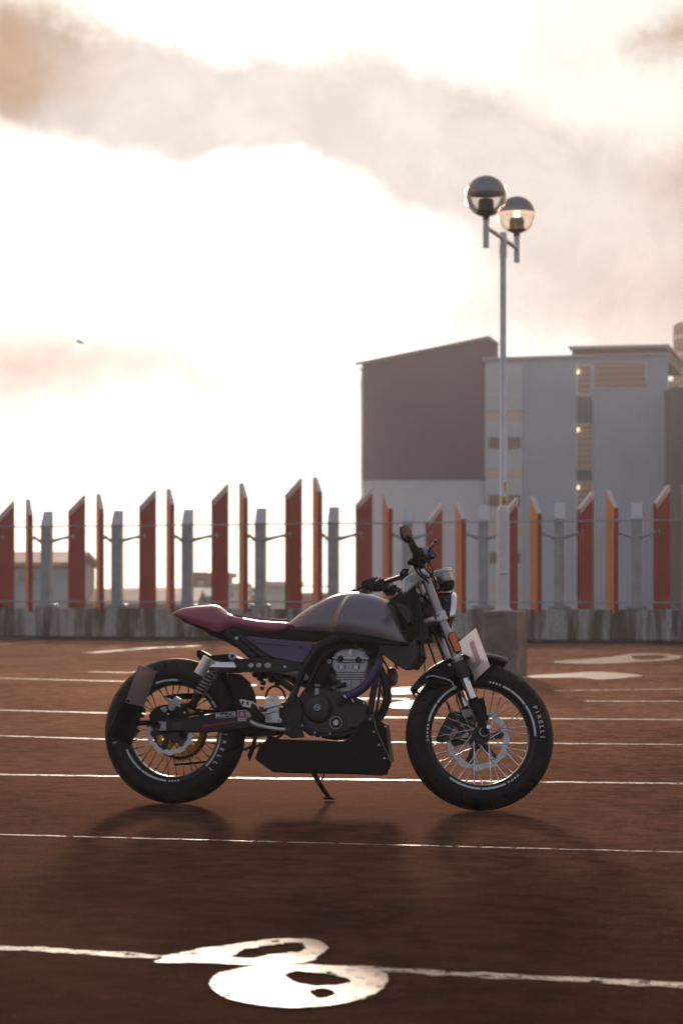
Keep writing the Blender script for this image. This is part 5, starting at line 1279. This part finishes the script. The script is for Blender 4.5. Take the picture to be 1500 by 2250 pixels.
lv = stube('brake_lever', K_pur, [(940, 1216, -.30), (944, 1206, -.32), (951, 1196, -.36), (956, 1190, -.42)], [.006, .006, .005, .004], par=hb)
MB(MS).ball(s3(956.5, 1189.5, -.42), .0095, 14).build('lever_ball', K_pur, hb)
splate('lever_perch', K_pur, [(941, 1213), (947, 1207), (958, 1214), (960, 1221), (952, 1227), (943, 1222)], -.33, -.30, bevel=.003, par=hb)
MB(MS).prism([s3(*p, -.29) for p in ((928, 1222), (944, 1224), (947, 1230), (940, 1238), (930, 1232))], [s3(*p, -.24) for p in ((928, 1222), (944, 1224), (947, 1230), (940, 1238), (930, 1232))]).build('master_cylinder', K_black, hb, bevel=.003)
for pts, r in (([(930, 1236, -.26), (934, 1250, -.18), (946, 1262, -.12), (955, 1275, -.06), (958, 1290, -.04)], .004),
               ([(920, 1244, -.28), (924, 1258, -.2), (934, 1266, -.14), (950, 1278, -.08), (956, 1296, -.05)], .0045),
               ([(911, 1248, -.28), (920, 1262, -.2), (935, 1274, -.14), (948, 1290, -.09), (952, 1306, -.05)], .0045),
               ([(942, 1236, -.26), (949, 1246, -.2), (950, 1258, -.14), (946, 1268, -.1)], .0035),
               ([(880, 1296, .1), (900, 1310, .05), (925, 1308, -.02), (938, 1330, -.03), (930, 1380, -.03)], .005)):
    stube('cable', K_black, pts, r)
# ignition block behind the clamp
splate('switch_block', K_black, [(879, 1256), (886, 1248), (899, 1249), (903, 1262), (893, 1272), (882, 1268)], -.03, .03, bevel=.004)
splate('switch_button', K_pur, [(884, 1256), (889, 1254), (891, 1261), (886, 1263)], -.034, -.03, bevel=.001)
splate('bar_riser', K_silver, [(896, 1258), (903, 1244), (912, 1243), (922, 1252), (916, 1258)], -.06, .06, bevel=.004)
# far hand control folded over the tank: mirror, clutch perch and lever
lm = s3(824, 1285, .38)
m2 = MB(MS).ball(lm, .052, 28, sc=(1.25, .55, .62))
mo2 = m2.build('mirror', K_black, bike, smooth=60)
mb = MB(MS)
for k in range(9):
    a = R(25 + k*15); mb.tube([lm + Vector((math.cos(a)*.064, -.014, math.sin(a)*.031)), lm + Vector((math.cos(a)*.060, .015, math.sin(a)*.0325))], .0045, 6)
mb.build('mirror_rib', K_eng, mo2)
stube('clutch_lever', K_black, [(824, 1290, .34), (806, 1287, .34), (792, 1291, .35), (783, 1297, .36), (774, 1297.5, .37)], [.009, .007, .0055, .0045, .006], par=hb)
MB(MS).ball(s3(775, 1298, .37), .006, 10).build('clutch_lever_ball', K_pur, hb)
mb = MB(MS)
for p, r in (((848, 1296), .016), ((858, 1292), .013), ((866, 1289), .012), ((874, 1297), .014), ((862, 1302), .016), ((882, 1303), .013), ((888, 1298), .010), ((852, 1304), .012)): mb.ball(s3(*p, .26), r, 10, sc=(1, 1.6, 1))
mb.build('clutch_perch', K_black, hb)
for p in ((857, 1286), (867, 1284), (878, 1291), (873, 1303)): MB(MS).ball(s3(*p, .24), .004, 8).build('control_screw', K_alu, hb)
